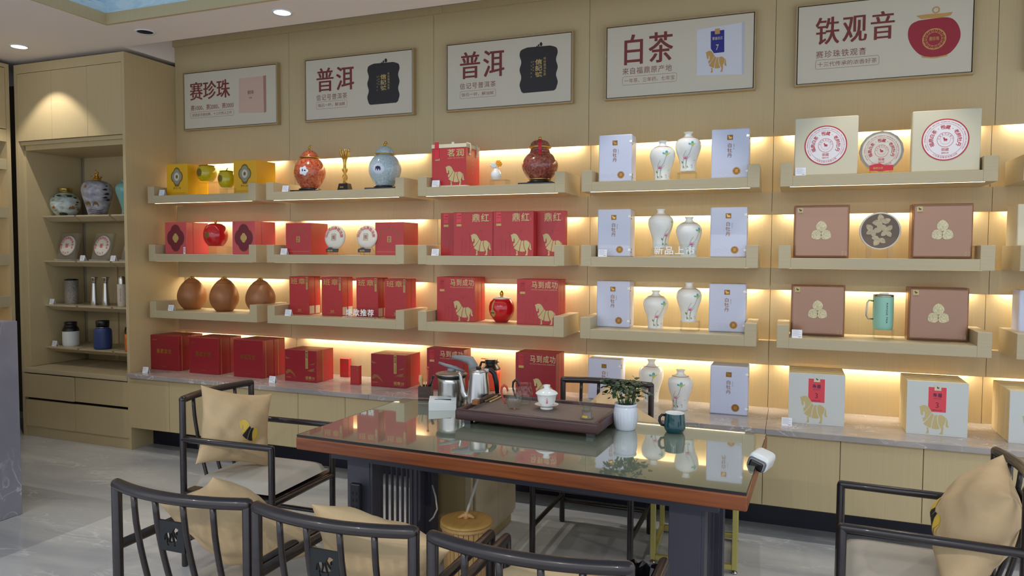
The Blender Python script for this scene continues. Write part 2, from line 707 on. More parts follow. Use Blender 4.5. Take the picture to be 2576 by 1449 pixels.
mat('seat_cloth', (176, 170, 160), 0.75, var=0.04, scale=(400, 400, 400))
mat('velvet', (204, 176, 136), 0.85, var=0.09, scale=(9, 9, 9), detail=4, bump=0.9)
mat('embroidery_yellow', (226, 190, 70), 0.5)
mat('embroidery_black', (30, 26, 30), 0.6)
mat('table_wood', (148, 82, 42), 0.35, var=0.25, scale=(3, 60, 60), rgb2=(112, 56, 28))
mat('table_dark', (62, 62, 74), 0.45)
mat('tray_wood', (82, 50, 48), 0.35, var=0.2, scale=(4, 50, 50), rgb2=(58, 34, 36))
mat('tray_deck', (118, 102, 96), 0.55, var=0.06, scale=(3, 60, 60))
mat('bamboo', (196, 158, 104), 0.5, var=0.12, scale=(40, 40, 3))
mat('bamboo_lid', (204, 164, 92), 0.45, var=0.1, scale=(60, 4, 40))
mat('hose', (200, 196, 188), 0.4)
mat('brass_frame', (190, 178, 104), 0.35, 0.4)
mat('bag_black', (12, 12, 20), 0.25, coat=0.5)
mat('leaf_green', (38, 66, 40), 0.4, var=0.3, scale=(30, 30, 30))
mat('leaf_light', (86, 122, 62), 0.4)
mat('soil', (70, 50, 36), 0.9)
mat('mug_green', (10, 70, 78), 0.1, coat=0.7)
mat('wood_pale', (206, 166, 116), 0.5, var=0.12, scale=(60, 60, 5))
mat('wood_dark', (62, 44, 38), 0.4, var=0.2, scale=(10, 60, 60))
mat('handle_red', (190, 72, 58), 0.35)
mat('flower_orange', (246, 168, 40), 0.5)
mat('flower_white', (240, 240, 236), 0.5)
mat('scanner_white', (232, 236, 238), 0.3)
mat('cake_paper', (226, 220, 208), 0.7, var=0.05, scale=(30, 30, 30))
mat('tin_white', (238, 232, 220), 0.4)
mat('leaf_photo', (196, 178, 146), 0.5, var=0.2, scale=(60, 60, 60))
mat('leaf_photo_dark', (112, 96, 82), 0.5)
marble('floor_marble', (202, 202, 200), (166, 168, 172), (236, 238, 240), (0.7, 2.2, 1.0), 0.16, 0.45)
marble('counter_marble', (176, 166, 160), (148, 142, 142), (232, 228, 226), (2.6, 4.5, 3.0), 0.14, 0.9)
marble('desk_marble', (150, 150, 162), (126, 126, 140), (214, 218, 228), (1.6, 1.6, 1.3), 0.2, 0.85)
glassy('clear_glass', (250, 252, 250), 1.7)
glassy('acrylic', (248, 250, 250), 1.42)
glassy('acrylic_frost', (248, 250, 250), 1.42, 0.1, 0.25)
glassy('film', (252, 252, 252), 1.2, 0.05)
glassy('table_glass', (206, 222, 214), 2.05)
emitter('warm_strip', (255, 241, 216), STRIP)
emitter('tray_strip', (255, 232, 186), STRIP * 0.2)
emitter('lamp_lens', (245, 240, 255), 6.0)

# mural: pale sky with layered blue hills
mt = bpy.data.materials.new('mural')
mt.use_nodes = True
nt = mt.node_tree
bs = nt.nodes['Principled BSDF']
bs.inputs['Roughness'].default_value = 0.8
tc = nt.nodes.new('ShaderNodeTexCoord')
mp = nt.nodes.new('ShaderNodeMapping')
mp.inputs['Scale'].default_value = (1.6, 1.6, 4.5)
nz = nt.nodes.new('ShaderNodeTexNoise')
nz.inputs['Detail'].default_value = 7
nz.inputs['Distortion'].default_value = 0.7
rp = nt.nodes.new('ShaderNodeValToRGB')
cr = rp.color_ramp
cr.elements[0].position, cr.elements[0].color = 0.24, lin((40, 112, 190))
cr.elements[1].position, cr.elements[1].color = 0.60, lin((214, 232, 240))
e = cr.elements.new(0.34)
e.color = lin((120, 178, 220))
e = cr.elements.new(0.42)
e.color = lin((186, 216, 234))
nt.links.new(tc.outputs['Object'], mp.inputs[0])
nt.links.new(mp.outputs[0], nz.inputs[0])
nt.links.new(nz.outputs[0], rp.inputs[0])
nt.links.new(rp.outputs[0], bs.inputs['Base Color'])
MATS['mural'] = mt

# ------------------------------------------------------------------ the room
XS = [-4.62, -3.517, -2.314, -1.217, -0.114, 0.981, 2.08, 3.18]      # panel joints along the back wall
ZL = [2.184, 1.731, 1.293, 0.851]                                    # lower edge of each lit slot's lintel
ZT = [1.862, 1.424, 0.994]                                           # underside of the three shelf rows
ZS = [z + 0.057 for z in ZT]                                         # what stands on them
ZC = 0.587                                                           # counter top
YW, YR = 4.5, 4.56                                                   # wall face, recessed face

struct(obj('floor', MB().box(-7, 6, -1.4, 4.75, -0.1, 0), 'floor_marble'))
wall = struct(obj('wall_back', MB().box(-7, 3.2, 4.62, 4.75, 0, 3.75), 'core_dark'))
for i in range(7):
    a, b = XS[i] + 0.0012, XS[i + 1] - 0.0012
    tops = [3.155] + ZT
    for k in range(4):
        zt, zl = tops[k], ZL[k]
        mb = MB().box(a, b, YW, YR + 0.04, zl + 0.022, zt).box(a, b, YW, YW + 0.014, zl, zl + 0.022)
        obj('wall_panel', mb, 'laminate', wall)
        zb = (ZT[k] - 0.002) if k < 3 else ZC - 0.02
        obj('wall_panel', MB().box(a, b, YR, YR + 0.04, zb, zl + 0.02), 'laminate', wall)
        x0 = a + (0.10 if i < 2 else 0.06)
        x1 = b - (0.10 if i < 2 else 0.06)
        obj('light_strip', MB().box(x0, x1, 4.520, 4.548, zl + 0.014, zl + 0.021), 'warm_strip', wall)
for i, (a, b) in enumerate(((-4.63, -2.24), (-2.238, 0.3), (0.302, 3.18))):
    obj('wall_trim', MB().box(a, b, 4.478, YW, 3.118, 3.165), 'laminate', wall)
obj('wall_panel', MB().box(-4.62, 3.18, 4.52, 4.62, 3.165, 3.6), 'white_paint', wall)

struct(obj('wall_left', MB().box(-7.1, -7, -1.4, 4.75, 0, 3.75), 'white_paint'))

# lowered ceiling with a slot along the display wall and a painted recess
cl = MB()
cl.box(-7, 3.4, 3.60, 4.027, 3.0, 3.6)
cl.box(-7, -4.62, 4.027, 4.62, 3.0, 3.6)
cl.box(-7, -4.28, -1.4, 3.60, 3.0, 3.6)
cl.box(1.9, 3.4, -1.4, 3.60, 3.0, 3.6)
cl.box(-4.28, 1.9, -1.4, -1.0, 3.0, 3.6)
cl.box(-7, 3.4, -1.4, 4.75, 3.62, 3.72)
ceil = struct(obj('ceiling', cl, 'ceiling_paint'))
tr = MB().box(-4.28, 1.9, 3.58, 3.602, 2.996, 3.068).box(-4.282, -4.26, -1.0, 3.58, 2.996, 3.068)
tr.box(1.88, 1.902, -1.0, 3.58, 2.996, 3.068).box(-4.26, 1.88, -1.002, -0.98, 2.996, 3.068)
struct(obj('trim_1', tr, 'laminate'))
mu = MB().box(-4.278, 1.898, 3.592, 3.6, 3.068, 3.6).box(-4.278, -4.268, -1.0, 3.592, 3.068, 3.6)
mu.box(1.888, 1.898, -1.0, 3.592, 3.068, 3.6).box(-4.268, 1.888, -0.998, -0.99, 3.068, 3.6)
obj('mural_panel', mu, 'mural', ceil)
obj('mural_panel', MB().box(-4.27, 1.89, -0.99, 3.59, 3.6, 3.612), 'mural', ceil)


def downlight(x, y, label, on=True, aim=None, power=None, cone=75):
    t = thing('downlight', label, 'ceiling light', (x, y, 3.0), group='recessed ceiling downlights')
    obj('trim_ring', MB().lathe([(0.052, -0.004), (0.064, -0.006), (0.066, 0.0), (0.052, 0.0), (0.052, -0.004)], 28), 'white_paint', t)
    if on:
        obj('lens', MB().lathe([(0.0005, -0.0015), (0.052, -0.0015), (0.052, 0.0), (0.0005, 0.0)], 24), 'lamp_lens', t)
        L = bpy.data.lights.new('spot', 'SPOT')
        L.energy = power or SPOT
        L.color = (1.0, 0.93, 0.84)
        L.spot_size = math.radians(cone)
        L.spot_blend = 0.35
        L.shadow_soft_size = 0.004
        lo = bpy.data.objects.new('spot', L)
        COL.objects.link(lo)
        lo.parent = t
        lo.location = (0, 0, -0.006)
        if aim is not None:
            lo.rotation_euler = (Vector(aim) - Vector((x, y, 2.98))).to_track_quat('-Z', 'Y').to_euler()
    else:
        obj('lens', MB().lathe([(0.0005, -0.001), (0.052, -0.001), (0.052, 0.0), (0.0005, 0.0)], 24), 'black_gap', t)


downlight(-5.34, 3.751, 'lit ceiling downlight in front of the tall cabinet doors', True, (-5.30, 3.80, 0), 26, 92)
downlight(-4.164, 3.803, 'unlit black ceiling downlight beside the painted recess corner', False)
downlight(-3.014, 3.797, 'lit ceiling downlight above the leftmost black jar sign', True, (-3.0, 3.7, 0))
for x, lab in ((-1.9, 'the right black jar sign'), (-0.75, 'the horse sign'), (0.45, 'the persimmon jar sign'), (1.6, 'the sign cut by the picture edge')):
    downlight(x, 3.797, 'lit ceiling downlight above ' + lab, True, (x, 3.7, 0))

for x, lab in ((-3.4, 'leftmost'), (-2.0, 'second from left'), (-0.6, 'third from left'), (0.8, 'rightmost')):  # out-of-view downlights added to brighten the floor and bounce light to the ceiling
    downlight(x, -1.2, 'unseen fill downlight added over the shop front, ' + lab, True, (x, 1.6, 0), 60, 80)
for y in (0.6, 2.2):  # more out-of-view fill lamps, added at both sides for a brighter floor
    downlight(-4.9, y, 'unseen fill downlight added over the marble desk, ' + ('nearer the shop front' if y < 1 else 'nearer the tall cabinet'), True, (-4.2, y, 0), 45, 85)
    downlight(2.5, y, 'unseen fill downlight added over the right end of the room, ' + ('nearer the shop front' if y < 1 else 'nearer the display wall'), True, (1.6, y, 0), 45, 85)

# ------------------------------------------------------------------ shelves on the wall
TE = [(-4.569, -3.557), (-3.463, -2.361), (-2.258, -1.271), (-1.168, -0.171), (-0.067, 0.930), (1.033, 2.03)]
NTH = ['leftmost', 'second from left', 'third from left', 'fourth from left', 'fifth from left', 'rightmost, cut by the picture edge']
ROW = ['top', 'middle', 'lowest']
HOLD = [
    ['yellow boxes', 'a gold trophy', 'a tall red carrying box', 'two white vases side by side', 'two cream seal boxes', 'its upright against the picture edge'],
    ['clover-printed red boxes', 'two white tea cakes', 'four red horse boxes', 'a clear acrylic sign', 'a round leaf picture', 'its upright against the picture edge'],
    ['three brown gourd jars', 'four slim red boxes', 'a red apple jar', 'a vase lifted on a clear stand', 'a mint mug', 'its upright against the picture edge']]
for k in range(3):
    for i, (a, b) in enumerate(TE):
        t = thing('wall_shelf', '%s-row U-shaped shelf, %s, holding %s' % (ROW[k], NTH[i], HOLD[k][i]), 'shelf', ((a + b) / 2, YW, ZT[k]), group='U-shaped display shelves on the back wall')
        h, u = (b - a) / 2, 0.0625
        obj('shelf_board', MB().rbox(-h + u, h - u, -0.333, 0.0, 0, 0.057, 0.0012, 1), 'tray_laminate', t)
        for s in (-1, 1):
            xa, xb = (-h, -h + u) if s < 0 else (h - u, h)
            obj('end_panel', MB().rbox(xa, xb, -0.333, 0.0, 0, 0.126, 0.0015, 1), 'tray_laminate', t)
        obj('light_strip', MB().box(-h + 0.05, h - 0.05, -0.315, -0.304, -0.0004, 0.0005), 'tray_strip', t)

# ------------------------------------------------------------------ counter along the wall
def slab(a, b, label):
    o = obj('countertop', MB().rbox(a, b, 3.985, YR, ZC - 0.031, ZC, 0.002, 1), 'counter_marble')
    return tag(o, label, 'countertop', 'marble worktop slabs')


slab(-4.62, -2.52, 'left marble worktop slab under the dark red boxes')
slab(-2.5185, -0.1095, 'middle marble worktop slab behind the glass table')
slab(-0.108, 3.18, 'right marble worktop slab under the grey-white horse boxes')
for (a, b), lab in zip(((-4.62, -3.47), (-3.47, -2.344), (-2.344, -1.235), (-1.235, -0.1195), (-0.1195, 1.0), (1.0, 2.12), (2.12, 3.18)),
                       ('low three-door cabinet beside the tall cabinet', 'low three-door cabinet behind the leftmost armchair', 'low three-door cabinet behind the glass table, left part', 'low three-door cabinet behind the far armchair', 'low three-door cabinet behind the right armchair, with scuffed doors', 'low three-door cabinet at the right picture edge', 'low three-door cabinet beyond the right picture edge')):
    t = thing('base_cabinet', lab, 'cabinet', ((a + b) / 2, 4.3, 0), group='low cabinets under the marble worktop')
    h = (b - a) / 2
    obj('carcass', MB().box(-h, h, -0.26, 0.28, 0.165, ZC - 0.031), 'laminate_edge', t)
    n = 3
    for j in range(n):
        xa = -h + 2 * h * j / n + 0.0015
        xb = -h + 2 * h * (j + 1) / n - 0.0015
        obj('door', MB().rbox(xa, xb, -0.28, -0.262, 0.173, ZC - 0.038, 0.001, 1), 'laminate', t)
    obj('toe_kick', MB().box(-h, h, -0.075, -0.06, 0.0, 0.165), 'toe_kick', t)

# ------------------------------------------------------------------ tall cabinet on the left
X0, X1, YF = -5.80, -4.62, 4.024
t = thing('display_cabinet', 'tall light wood corner cabinet holding jars, packed tea cakes and flasks', 'cabinet', ((X0 + X1) / 2, 4.3, 0))
P = lambda n, mb, m='laminate': obj(n, mb, m, t, world=True)
P('side_panel', MB().box(X1 - 0.028, X1, YF, 4.60, 0, 2.968))
P('side_panel', MB().box(X0, X0 + 0.03, YF, 4.60, 0, 2.968))
P('top_rail', MB().box(X0 + 0.03, X1 - 0.028, YF, YF + 0.03, 2.897, 2.968))
P('top_panel', MB().box(X0 + 0.03, X1 - 0.028, YF + 0.03, 4.60, 2.95, 2.968))
xd = [X0 + 0.031, -5.385, -5.002, X1 - 0.029]
for j in range(3):
    P('door', MB().rbox(xd[j] + 0.0008, xd[j + 1] - 0.0008, YF, YF + 0.018, 2.368, 2.894, 0.001, 1))
P('soffit', MB().box(X0 + 0.03, X1 - 0.028, YF + 0.02, 4.58, 2.338, 2.366).box(X0 + 0.05, X1 - 0.028, YF + 0.045, 4.58, 2.300, 2.338))
P('niche_lining', MB().box(X0 + 0.03, X0 + 0.045, YF + 0.05, 4.58, 0.56, 2.30))
P('back_panel', MB().box(X0 + 0.03, X1 - 0.028, 4.575, 4.60, 0.0, 2.95))
for xg in (-5.385, -5.002):
    P('back_batten', MB().box(xg - 0.02, xg + 0.02, 4.562, 4.576, 0.57, 1.40))
P('corner_profile', MB().box(X0 + 0.045, X0 + 0.062, 4.558, 4.575, 0.56, 2.30), 'steel')
for zt in (1.787, 1.42, 1.057, 0.709):
    for j in range(3):
        a = (X0 + 0.047) if j == 0 else xd[j] + 0.012
        b = xd[j + 1] - 0.012
        pr = [(4.2, zt), (4.2, zt - 0.012), (4.262, zt - 0.048), (4.545, zt - 0.048), (4.545, zt)]
        vs = [(a, y, z) for y, z in pr] + [(b, y, z) for y, z in pr]
        P('shelf_board', MB().add(vs, [(0, 1, 2, 3, 4), (9, 8, 7, 6, 5)] + [(i, i + 5, (i + 1) % 5 + 5, (i + 1) % 5) for i in range(5)]), 'tray_laminate')
    P('shelf_rail', MB().box(X0 + 0.047, X1 - 0.03, 4.545, 4.56, zt - 0.048, zt))
P('ledge', MB().rbox(X0 + 0.03, X1 - 0.028, YF - 0.008, 4.575, 0.52, 0.557, 0.002, 1), 'tray_laminate')
P('carcass', MB().box(X0 + 0.03, X1 - 0.028, YF + 0.03, 4.575, 0.06, 0.52), 'black_gap')
for a, b, z0, z1, y in ((X0 + 0.032, -5.207, 0.322, 0.512, -0.012), (-5.203, X1 - 0.03, 0.322, 0.512, 0.002), (X0 + 0.032, -5.206, 0.085, 0.300, 0.002), (-5.2045, X1 - 0.03, 0.085, 0.300, 0.002)):
    P('drawer', MB().rbox(a, b, YF + y, YF + y + 0.02, z0, z1, 0.001, 1))
P('plinth', MB().box(X0 + 0.03, X1 - 0.028, YF + 0.012, YF + 0.03, 0, 0.082))

# shelf unit on the side wall, seen edge-on at the left picture edge
t = thing('side_shelf_unit', 'wood shelf unit on the side wall at the left picture edge', 'shelf', (-6.0, 3.2, 0))
P = lambda n, mb, m='laminate': obj(n, mb, m, t, world=True)
P('end_panel', MB().box(-6.3, -5.815, 3.965, 3.995, 0, 2.97))
P('end_panel', MB().box(-6.3, -5.815, 2.40, 2.43, 0, 2.97))
P('back_panel', MB().box(-6.32, -6.27, 2.43, 3.965, 0, 2.97))
P('top_panel', MB().box(-6.27, -5.815, 2.43, 3.965, 2.94, 2.97))
P('upper_door', MB().rbox(-5.835, -5.815, 2.43, 3.963, 2.46, 2.935, 0.001, 1))
P('valance', MB().box(-6.27, -5.82, 2.43, 3.965, 2.36, 2.455))
for z in (1.135, 1.468, 1.843, 2.225):
    P('shelf_board', MB().rbox(-6.27, -5.825, 2.43, 3.965, z - 0.085, z, 0.001, 1), 'tray_laminate')
    P('light_strip', MB().box(-6.2, -6.17, 2.5, 3.9, z - 0.092, z - 0.086), 'tray_strip')
P('lower_door', MB().rbox(-5.835, -5.815, 2.43, 3.963, 0.08, 0.80, 0.001, 1))
P('ledge', MB().box(-6.27, -5.815, 2.43, 3.965, 0.80, 0.84))

# marble reception desk end, bottom left
o = obj('reception_desk', MB().rbox(-5.6, -4.06, 1.0, 2.80, 0, 1.105, 0.004, 1), 'desk_marble')
tag(o, 'grey veined marble desk end at the left picture edge', 'desk')
# ------------------------------------------------------------------ signs
def sign(label, x0, x1):
    t = thing('wall_sign', label, 'sign', ((x0 + x1) / 2, 4.46, 2.45), group='framed product signs along the top of the wall')
    h = (x1 - x0) / 2
    mb = MB()
    for a, b, c, d in ((-h, h, 0, 0.009), (-h, h, 0.444, 0.453), (-h, -h + 0.009, 0.009, 0.444), (h - 0.009, h, 0.009, 0.444)):
        mb.box(a, b, 0, 0.04, c, d)
    obj('frame', mb, 'frame_bronze', t)
    obj('gap_lining', MB().box(-h + 0.009, h - 0.009, 0.016, 0.04, 0.009, 0.444), 'black_gap', t)
    obj('board', MB().box(-h + 0.0135, h - 0.0135, 0.004, 0.016, 0.0135, 0.4395), 'board_white', t)
    return t


SY = 4.4632           # just in front of the printed boards
def spx(x, y):
    p = at(x, y, SY)
    return p.x, p.z


def stext(mb, s, x0, x1, yc, hpx=None, bold=0.0, serif=0.0, sp=False):
    a, z = spx((x0 + x1) / 2, yc)
    xa, xb = spx(x0, yc)[0], spx(x1, yc)[0]
    h = None
    if hpx:
        h = spx((x0 + x1) / 2, yc - hpx / 2)[1] - spx((x0 + x1) / 2, yc + hpx / 2)[1]
    if sp:
        spaced(mb, s, xa, xb, z, h, SY, bold, serif)
    else:
        text(mb, s, xa, xb, z, h, SY, bold, serif)


def srect(mb, x0, x1, yc, hpx):
    a, b = spx(x0, yc)[0], spx(x1, yc)[0]
    xm = (x0 + x1) / 2
    z1, z0 = spx(xm, yc - hpx / 2)[1], spx(xm, yc + hpx / 2)[1]
    mb.frame(a, b, z0, z1, 0.0016, SY, 0.010)


def spoly(mb, pts, dy=0.0):
    mb.flat([spx(x, y) for x, y in pts], SY - dy)


for x in range(6):
    pass
t = sign('framed sign with three maroon characters and a pale square box picture', -4.503, -3.594)
mb = MB()
stext(mb, '赛珍珠', 478, 578, 226, 46, 0.004, 0.018)
obj('lettering', mb, 'ink_maroon', t, world=True)
mb = MB()
stext(mb, '赛1000、赛2000、赛3000', 480, 588, 268, 14, 0.01)
stext(mb, '铁观音浓香经典，十三代传人之作', 484, 583, 286.5, 8)
srect(mb, 479, 588, 286.5, 15)
obj('small_print', mb, 'ink_line', t, world=True)
mb = MB()
spoly(mb, [(601, 198), (662, 191), (664, 283), (601, 284)])
obj('printed_box', mb, mat('print_pink', (206, 178, 160), 0.5), t, world=True)
mb = MB()
spoly(mb, [(662, 191), (669, 189), (670, 281), (664, 284)])
obj('printed_box_side', mb, mat('print_pink_side', (168, 128, 112), 0.5), t, world=True)
mb = MB()
text(mb, '赛珍珠', spx(623, 232)[0], spx(638, 232)[0], spx(630, 232)[1], 0.03, SY - 0.0006)
text(mb, '茗茶', spx(627, 246)[0], spx(634, 246)[0], spx(630, 246)[1], 0.012, SY - 0.0006)
obj('printed_box_lettering', mb, 'dark_print', t, world=True)

for (label, x0, x1, c, dy, k) in (('framed sign with a black lobed jar picture, left one of two alike', -3.352, -2.449, (796, 890, 198, 60, 796, 873, 243, 263), 0, (924, 1005, 158, 261)),
                                  ('framed sign with a black lobed jar picture, right one of two alike', -2.204, -1.313, (1157, 1268, 161, 68, 1157, 1247, 214, 236), 0, (1307, 1403, 117, 231))):
    t = sign(label, x0, x1)
    mb = MB()
    stext(mb, '普洱', c[0], c[1], c[2], c[3], 0.004, 0.018, True)
    obj('lettering', mb, 'ink_maroon', t, world=True)
    mb = MB()
    stext(mb, '信记号普洱茶', c[4], c[5], c[6], 15, 0.006, 0, True)
    stext(mb, '饭后一杯，解油腻', c[4] + 4, c[5] - 5, c[7], 9)
    srect(mb, c[4], c[5], c[7], 18)
    obj('small_print', mb, 'ink_line', t, world=True)
    a, b, y0, y1 = k
    pts = []
    n = 60
    for i in range(n):                                 # lobed outline: three bulges on each side
        v = i / (n - 1)
        w_ = 0.5 - 0.022 * (1 + math.cos(v * 3 * 2 * math.pi + 0.3)) - 0.16 * max(0, 1 - v / 0.07) ** 2 - 0.06 * max(0, 1 - (1 - v) / 0.05) ** 2
        pts.append((w_, v))
    sl = (y0 - y1) * 0
    xm, hw = (a + b) / 2, (b - a)
    out = [(xm + w_ * hw, y0 + (y1 - y0) * v - (w_ * hw) * 0.09) for w_, v in pts] + [(xm - w_ * hw, y0 + (y1 - y0) * v + (w_ * hw) * 0.09) for w_, v in reversed(pts)]
    mb = MB()
    spoly(mb, out)
    for dx, dyy, r in ((4, -6, 3), (10, -9, 5), (0, -3, 2.2)):
        spoly(mb, ell(xm + dx - 4, y0 + dyy + 3, r * 0.7, r))
    obj('printed_jar', mb, mat('print_black', (40, 36, 38), 0.5), t, world=True)
    mb = MB()
    X = lambda f: spx(a + (b - a) * f, (y0 + y1) / 2)[0]
    Z = lambda f: spx((a + b) / 2, y0 + (y1 - y0) * f)[1]
    column(mb, '信記號', X(0.5), Z(0.27), Z(0.68), X(0.58) - X(0.40), SY - 0.0008, 0.02)
    column(mb, '年份普洱生茶', X(0.66), Z(0.24), Z(0.66), X(0.70) - X(0.63), SY - 0.0008)
    column(mb, '云南普洱', X(0.36), Z(0.29), Z(0.55), X(0.38) - X(0.345), SY - 0.0008)
    column(mb, '信记号茶叶', X(0.31), Z(0.29), Z(0.70), X(0.33) - X(0.295), SY - 0.0008)
    obj('printed_jar_lettering', mb, mat('print_goldtext', (196, 172, 110), 0.5), t, world=True)

t = sign('framed sign with a gold horse and blue label on a pale box', -1.107, -0.219)
mb = MB()
stext(mb, '白茶', 1565, 1692, 121, 76, 0.004, 0.018, True)
obj('lettering', mb, 'ink_maroon', t, world=True)
mb = MB()
stext(mb, '来自福鼎原产地', 1566, 1690, 175, 17, 0.006, 0, True)
stext(mb, '一年茶、三年药、七年宝', 1571, 1697, 199, 11)
srect(mb, 1566, 1702, 199, 21)
obj('small_print', mb, 'ink_line', t, world=True)
mb = MB()
spoly(mb, [(1753, 75), (1868, 56), (1868, 187), (1753, 190)])
obj('printed_box', mb, mat('print_paleblue', (214, 216, 226), 0.5), t, world=True)
mb = MB()
spoly(mb, [(1866, 57), (1873, 55), (1872, 187), (1866, 187.5)], 0.0002)
obj('printed_box_side', mb, mat('print_paleblue2', (190, 194, 208), 0.5), t, world=True)
mb = MB()
spoly(mb, [(1788, 79), (1822, 75), (1822, 131), (1796, 134), (1788, 122)], 0.0005)
obj('printed_label', mb, 'blue_label', t, world=True)
mb = MB()
spoly(mb, [(1798.5, 73), (1811, 71), (1811, 85), (1798.5, 86.5)], 0.0010)
hx0, hz0 = spx(1774, 184)
hx1, hz1 = spx(1829, 124)
horse(mb, hx0, hx1, hz0, hz1, SY - 0.0010)
obj('printed_horse', mb, mat('print_gold', (196, 152, 84), 0.5), t, world=True)
mb = MB()
stext(mb, '紫金白兰', 1792, 1818, 96, 8, 0.01)
stext(mb, '7', 1801, 1808, 119, 14, 0.01)
for v in mb.v:
    pass
mb.v = [(p[0], p[1] - 0.0011, p[2]) for p in mb.v]
obj('printed_label_lettering', mb, 'board_white', t, world=True)

t = sign('framed sign with a red persimmon jar picture', -0.006, 0.871)
mb = MB()
stext(mb, '铁观音', 2053, 2251, 70, 70, 0.0, 0.020, True)
obj('lettering', mb, 'ink_maroon', t, world=True)
mb = MB()
stext(mb, '赛珍珠铁观音', 2053, 2179, 133, 18, 0.006, 0, True)
stext(mb, '十三代传承的浓香好茶', 2057, 2206, 157, 12)
srect(mb, 2052, 2211, 157, 23)
obj('small_print', mb, 'ink_line', t, world=True)
mb = MB()
jar = [(2310, 52), (2350, 46), (2390, 42), (2408, 56), (2417, 78), (2416, 98), (2402, 122), (2384, 138), (2350, 144), (2318, 142), (2296, 122), (2284, 98), (2284, 76), (2292, 60)]
spoly(mb, smooth([(x, y) for x, y in jar] + [jar[0]], 2)[:-1])
obj('printed_jar', mb, mat('print_red', (158, 36, 52), 0.4), t, world=True)
mb = MB()
spoly(mb, [(2305, 40), (2330, 36), (2376, 33), (2397, 30), (2392, 38), (2370, 44), (2340, 46), (2318, 48)], 0.0004)
spoly(mb, [(2316, 141), (2350, 144), (2384, 137), (2382, 141), (2350, 147), (2320, 145)], 0.0004)
cx, cz = spx(2350, 98)
mb.ring(cx, cz, 0.050, 0.056, SY - 0.0006, 44).ring(cx, cz, 0.034, 0.036, SY - 0.0006, 44)
for i in range(14):
    a = 2 * math.pi * i / 14
    mb.ring(cx + 0.0435 * math.cos(a), cz + 0.0435 * math.sin(a), 0.0045, 0.0068, SY - 0.0006, 12)
kx, kz = spx(2355, 25)
mb.ring(kx, kz, 0.012, 0.018, SY - 0.0006, 24)
text(mb, '赛珍珠', cx - 0.024, cx + 0.024, cz + 0.002, 0.022, SY - 0.0007, 0.01)
obj('printed_gold', mb, mat('print_gold', (196, 152, 84), 0.5), t, world=True)
t = sign('framed sign cut off by the right picture edge', 1.105, 1.985)
mb = MB()
text(mb, '茶', 1.35, 1.75, 2.68, None, SY, 0, 0.018)
obj('lettering', mb, 'ink_maroon', t, world=True)

# ------------------------------------------------------------------ boxes
def bx(name, label, px0, px1, ytop, Y, zb, dep, m, r=0.0015, group=None, seg=1, cat='tea box'):
    """upright gift box whose front face spans px0..px1 of the photo at depth Y; local x,z from its lower left front corner"""
    a, b = at(px0, ytop, Y), at(px1, ytop, Y)
    zt = at((px0 + px1) / 2, ytop, Y).z
    t = thing(name, label, cat, (a.x, Y, zb), group=group)
    W, H = b.x - a.x, zt - zb
    obj('body', MB().rbox(0, W, 0, dep, 0, H, r, seg), m, t)
    return t, W, H


def price_card(px, py, Y, label, zb, wpx=24):
    p = at(px, py, Y)
    wd = 0.052
    t = thing('price_card', label, 'price card', (p.x, Y, zb), group='white price cards on the shelves')
    mb = MB()
    A = [(-wd / 2, -0.006, 0), (wd / 2, -0.006, 0), (wd / 2, 0.004, 0.044), (-wd / 2, 0.004, 0.044)]
    B = [(wd / 2, 0.004, 0.044), (-wd / 2, 0.004, 0.044), (-wd / 2, 0.020, 0), (wd / 2, 0.020, 0)]
    mb.add(A + [(x, y + 0.001, z) for x, y, z in A], [(0, 1, 2, 3), (7, 6, 5, 4), (0, 4, 5, 1), (1, 5, 6, 2), (3, 2, 6, 7), (0, 3, 7, 4)])
    mb.add(B + [(x, y - 0.001, z) for x, y, z in B], [(0, 1, 2, 3), (7, 6, 5, 4), (1, 5, 6, 2), (0, 3, 7, 4), (3, 2, 6, 7)])
    obj('card', mb, 'white_card', t)
    mb = MB()
    for i in range(5):
        z = 0.036 - i * 0.006
        y = -0.006 + z / 0.044 * 0.010 - 0.0006
        x1 = wd / 2 - (0.006 if i % 2 else 0.016)
        mb.add([(-wd / 2 + 0.005, y, z), (x1, y, z), (x1, y + 0.0003, z + 0.0012), (-wd / 2 + 0.005, y + 0.0003, z + 0.0012)], [(0, 1, 2, 3)])
    mb.add([(wd / 2 - 0.018, -0.0055, 0.0055), (wd / 2 - 0.006, -0.0055, 0.0055), (wd / 2 - 0.006, -0.0050, 0.0085), (wd / 2 - 0.018, -0.0050, 0.0085)], [(0, 1, 2, 3)])
    obj('printed_lines', mb, 'grey_line', t)
    return t


def riser(px0, px1, ytop, Y, zb, dep, label):
    a, b = at(px0, ytop, Y), at(px1, ytop, Y)
    H = at((px0 + px1) / 2, ytop, Y).z - zb
    t = thing('display_riser', label, 'display stand', ((a.x + b.x) / 2, Y + dep / 2, zb), group='clear acrylic risers')
    h = (b.x - a.x) / 2
    obj('top_plate', MB().box(-h, h, -dep / 2, dep / 2, H - 0.004, H), 'acrylic', t)
    for s in (-1, 1):
        x = s * (h - 0.002)
        obj('leg_plate', MB().box(x - 0.002, x + 0.002, -dep / 2, dep / 2, 0, H - 0.004), 'acrylic', t)
    return H


def rnd(px, hw, Y):
    """centre x and radius of a turned thing hw photo pixels either side of px"""
    c, e = at(px, 600, Y), at(px + hw, 600, Y)
    th = math.atan2(abs(c.x), Y)
    return c.x, (e.x - c.x) * math.cos(th)


def zpx(px, py, Y):
    return at(px, py, Y).z


